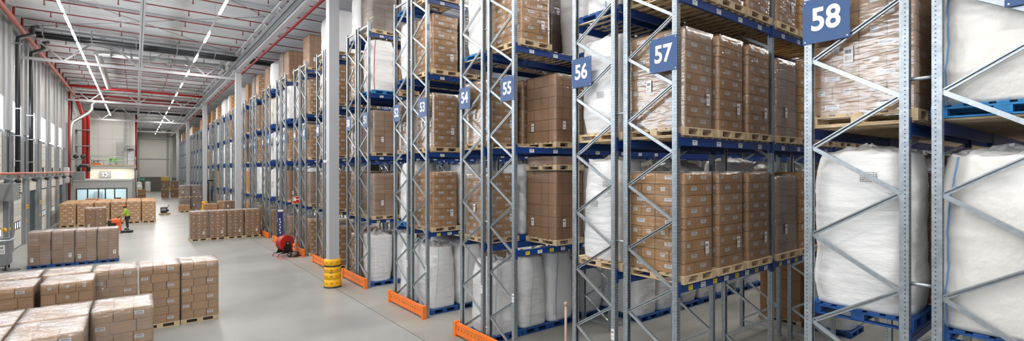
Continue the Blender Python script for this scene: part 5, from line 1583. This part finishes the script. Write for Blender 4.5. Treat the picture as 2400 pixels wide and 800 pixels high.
    d = MB(); d.box(-.98, -.92, 87.9, 88, 5.2, 7.45); d.box(-.13, -.07, 87.9, 88, 5.2, 7.45); d.box(-.98, -.07, 87.9, 88, 7.38, 7.46); obj('door_frame', d.mesh('door_frame', 'galvdull'), e)
    c = MB(); c.v += [(-1.05, 87.99, 8.0), (-.05, 87.99, 8.0), (-.05, 87.0, 7.6), (-1.05, 87.0, 7.6), (-1.05, 87.99, 8.06), (-.05, 87.99, 8.06), (-.05, 87.0, 7.66), (-1.05, 87.0, 7.66)]
    for q in ((3, 2, 1, 0), (4, 5, 6, 7), (0, 1, 5, 4), (1, 2, 6, 5), (2, 3, 7, 6), (3, 0, 4, 7)): c.face(q)
    tag(obj('canopy', c.mesh('canopy', 'galvdull')), 'sloping grey canopy above the white gallery door', 'canopy')
    c = MB(); c.tube([(.06, 88.3, 4.6), (.06, 88.3, 12.6)], .11, 12); c.tube([(.06, 88.3, .0), (.06, 88.3, 4.6)], .09, 12, 1)
    tag(obj('standpipe', c.mesh('standpipe', 'red', 'office')), 'dark red vertical pipe at the corner of the white wall', 'pipe')
    c = MB(); c.cbox(-.25, .25, -.04, .04, 0, .3, .01)
    tag(obj('exit_sign', c.mesh('exit_sign', 'teal'), None, (.75, 86.0, 3.1)), 'small green exit sign by the corner of the office block', 'sign')
    # machinery on the office roof by the red risers
    e = thing('roof_unit', 'grey ventilation unit with black bent pipe on the office roof', 'unit', (XW + .7, 69, 3.51))
    c = MB(); c.cbox(-.3, .6, -.6, .6, 0, .9, .03); obj('case', c.mesh('case', 'greymach'), e)
    c = MB(); c.tube([(.1, 0, .9), (.1, 0, 1.3), (.3, 0, 1.5), (.75, 0, 1.5), (.9, 0, 1.3), (.9, 0, .9)], .16, 12); obj('bent_pipe', c.mesh('bent_pipe', 'black'), e)
    e = thing('spot_lamp', 'black twin lamp on an arm beside the silver duct', 'lamp', (XW + .9, 64.5, 5.9))
    for q in (-.0, .55):
        c = MB(); c.lathe([(.1, -.15), (.2, -.1), (.22, .1), (.18, .14)], 16, axis='y', center=(q, 0, 0)); obj('lamp_head', c.mesh('lamp_head', 'black'), e)
    c = MB(); c.tube([(-.4, 0, -.3), (.55, 0, -.3), (.55, 0, -.15)], .05, 8); obj('arm', c.mesh('arm', 'galv'), e)

def build_left_corner():
    e = thing('dock_arm_lamp', 'yellow lamp on a swing arm reaching from the dock wall at the left edge', 'lamp', (XW + .28, 33.2, 1.62))
    e.scale = (.32, .6, .6)
    c = MB(); c.tube([(-.2, -.8, .1), (.5, -.2, .1), (1.0, .2, .1)], .04, 8); obj('arm', c.mesh('arm', 'yellow'), e)
    c = MB(); c.lathe([(.08, -.2), (.17, -.12), (.19, .1), (.12, .2)], 16, axis='x', center=(1.1, .22, 0)); obj('lamp_head', c.mesh('lamp_head', 'yellow'), e)
    e = thing('plastic_bin', 'grey waste bin with clear liner and white label at left edge', 'bin', (-4.98, 31.6, 0), 0)
    c = MB(); c.cbox(-.45, .45, -.5, .5, .18, 1.3, .05); obj('bin_body', c.mesh('bin_body', 'greymach'), e)
    c = MB(); c.tube([(-.5, -.55, 1.34), (.5, -.55, 1.34), (.5, .55, 1.34), (-.5, .55, 1.34), (-.5, -.55, 1.34)], .04, 8); obj('bin_rim', c.mesh('bin_rim', 'galv'), e)
    c = MB(); c.label((.2, -.515, .95), (1, 0, 0), (0, 0, 1), .3, .4, 0); obj('bin_label', c.mesh('bin_label', 'label'), e)
    for x in (-.35, .35):
        for y in (-.38, .38):
            c = MB(); c.lathe([(.04, -.03), (.085, -.02), (.085, .02), (.04, .03)], 16, axis='x', center=(x, y, .087)); c.box(x - .02, x + .02, y - .02, y + .02, .1, .19); obj('castor', c.mesh('castor', 'black'), e)
    c = MB(); pts = [(math.cos(a / 3) * (.28 + .02 * math.sin(a)), math.sin(a / 3) * .22, .012) for a in range(0, 20)]
    c.tube(pts, .012, 6)
    tag(obj('cable_loop', c.mesh('cable_loop', 'black'), None, (-4.4, 31.0, .002)), 'black cable loop lying on the floor beside the bin', 'cable')
    # electric pallet truck with battery, parked by the far left block
    e = thing('pallet_mover', 'small black pallet mover parked on a wooden pallet past the carton block', 'pallet mover', (2.35, 61.0, 0))
    obj('pallet', PAL['wood'], e, (0, 0, .002))
    c = MB(); c.cbox(-.35, .2, -.35, .35, .15, .75, .05); c.cbox(-.1, .35, -.25, .25, .3, .5, .03); obj('body', c.mesh('body', 'black'), e)
    c = MB(); c.tube([(.2, 0, .6), (.35, 0, .95)], .03, 8); c.tube([(.35, -.15, .95), (.35, .15, .95)], .025, 8); obj('handle', c.mesh('handle', 'black'), e)
    c = MB(); c.box(-.3, .1, -.36, -.35, .4, .65); obj('side_panel', c.mesh('side_panel', 'greymach'), e)

# ----------------------------------------------------------------------------------------------
def build_camera():
    th = math.atan((1200 - 318) / 1133)
    c = bpy.data.cameras.new('camera'); c.sensor_width = 36; c.lens = 36 * 1133 / 2400; c.clip_end = 400
    o = bpy.data.objects.new('camera', c); COL.objects.link(o)
    o.location = (0, 0, 4.5); o.rotation_euler = (PI / 2, 0, -th)
    SC.camera = o
    w = bpy.data.worlds.new('world'); SC.world = w; w.use_nodes = True
    bg = w.node_tree.nodes['Background']; bg.inputs[0].default_value = (.86, .92, 1, 1); bg.inputs[1].default_value = .65
    vs = SC.view_settings; vs.view_transform = 'Standard'; vs.look = 'None'; vs.gamma = 1; vs.exposure = EXPOSURE; vs.use_curve_mapping = False
    cy = SC.cycles
    cy.max_bounces = 8; cy.diffuse_bounces = 4; cy.glossy_bounces = 3; cy.transparent_max_bounces = 16; cy.transmission_bounces = 2
    cy.sample_clamp_indirect = 6; cy.use_denoising = True; cy.caustics_reflective = False; cy.caustics_refractive = False

EXPOSURE = -0.74
build_shell()
build_dock_wall()
build_roof_steel()
build_lights()
for n in range(59, 3, -1): build_rack(n)
build_guards()
fill_racks()
fill_floor()
build_reel()
build_forklift()
build_person_and_truck()
build_office()
build_left_corner()
build_camera()
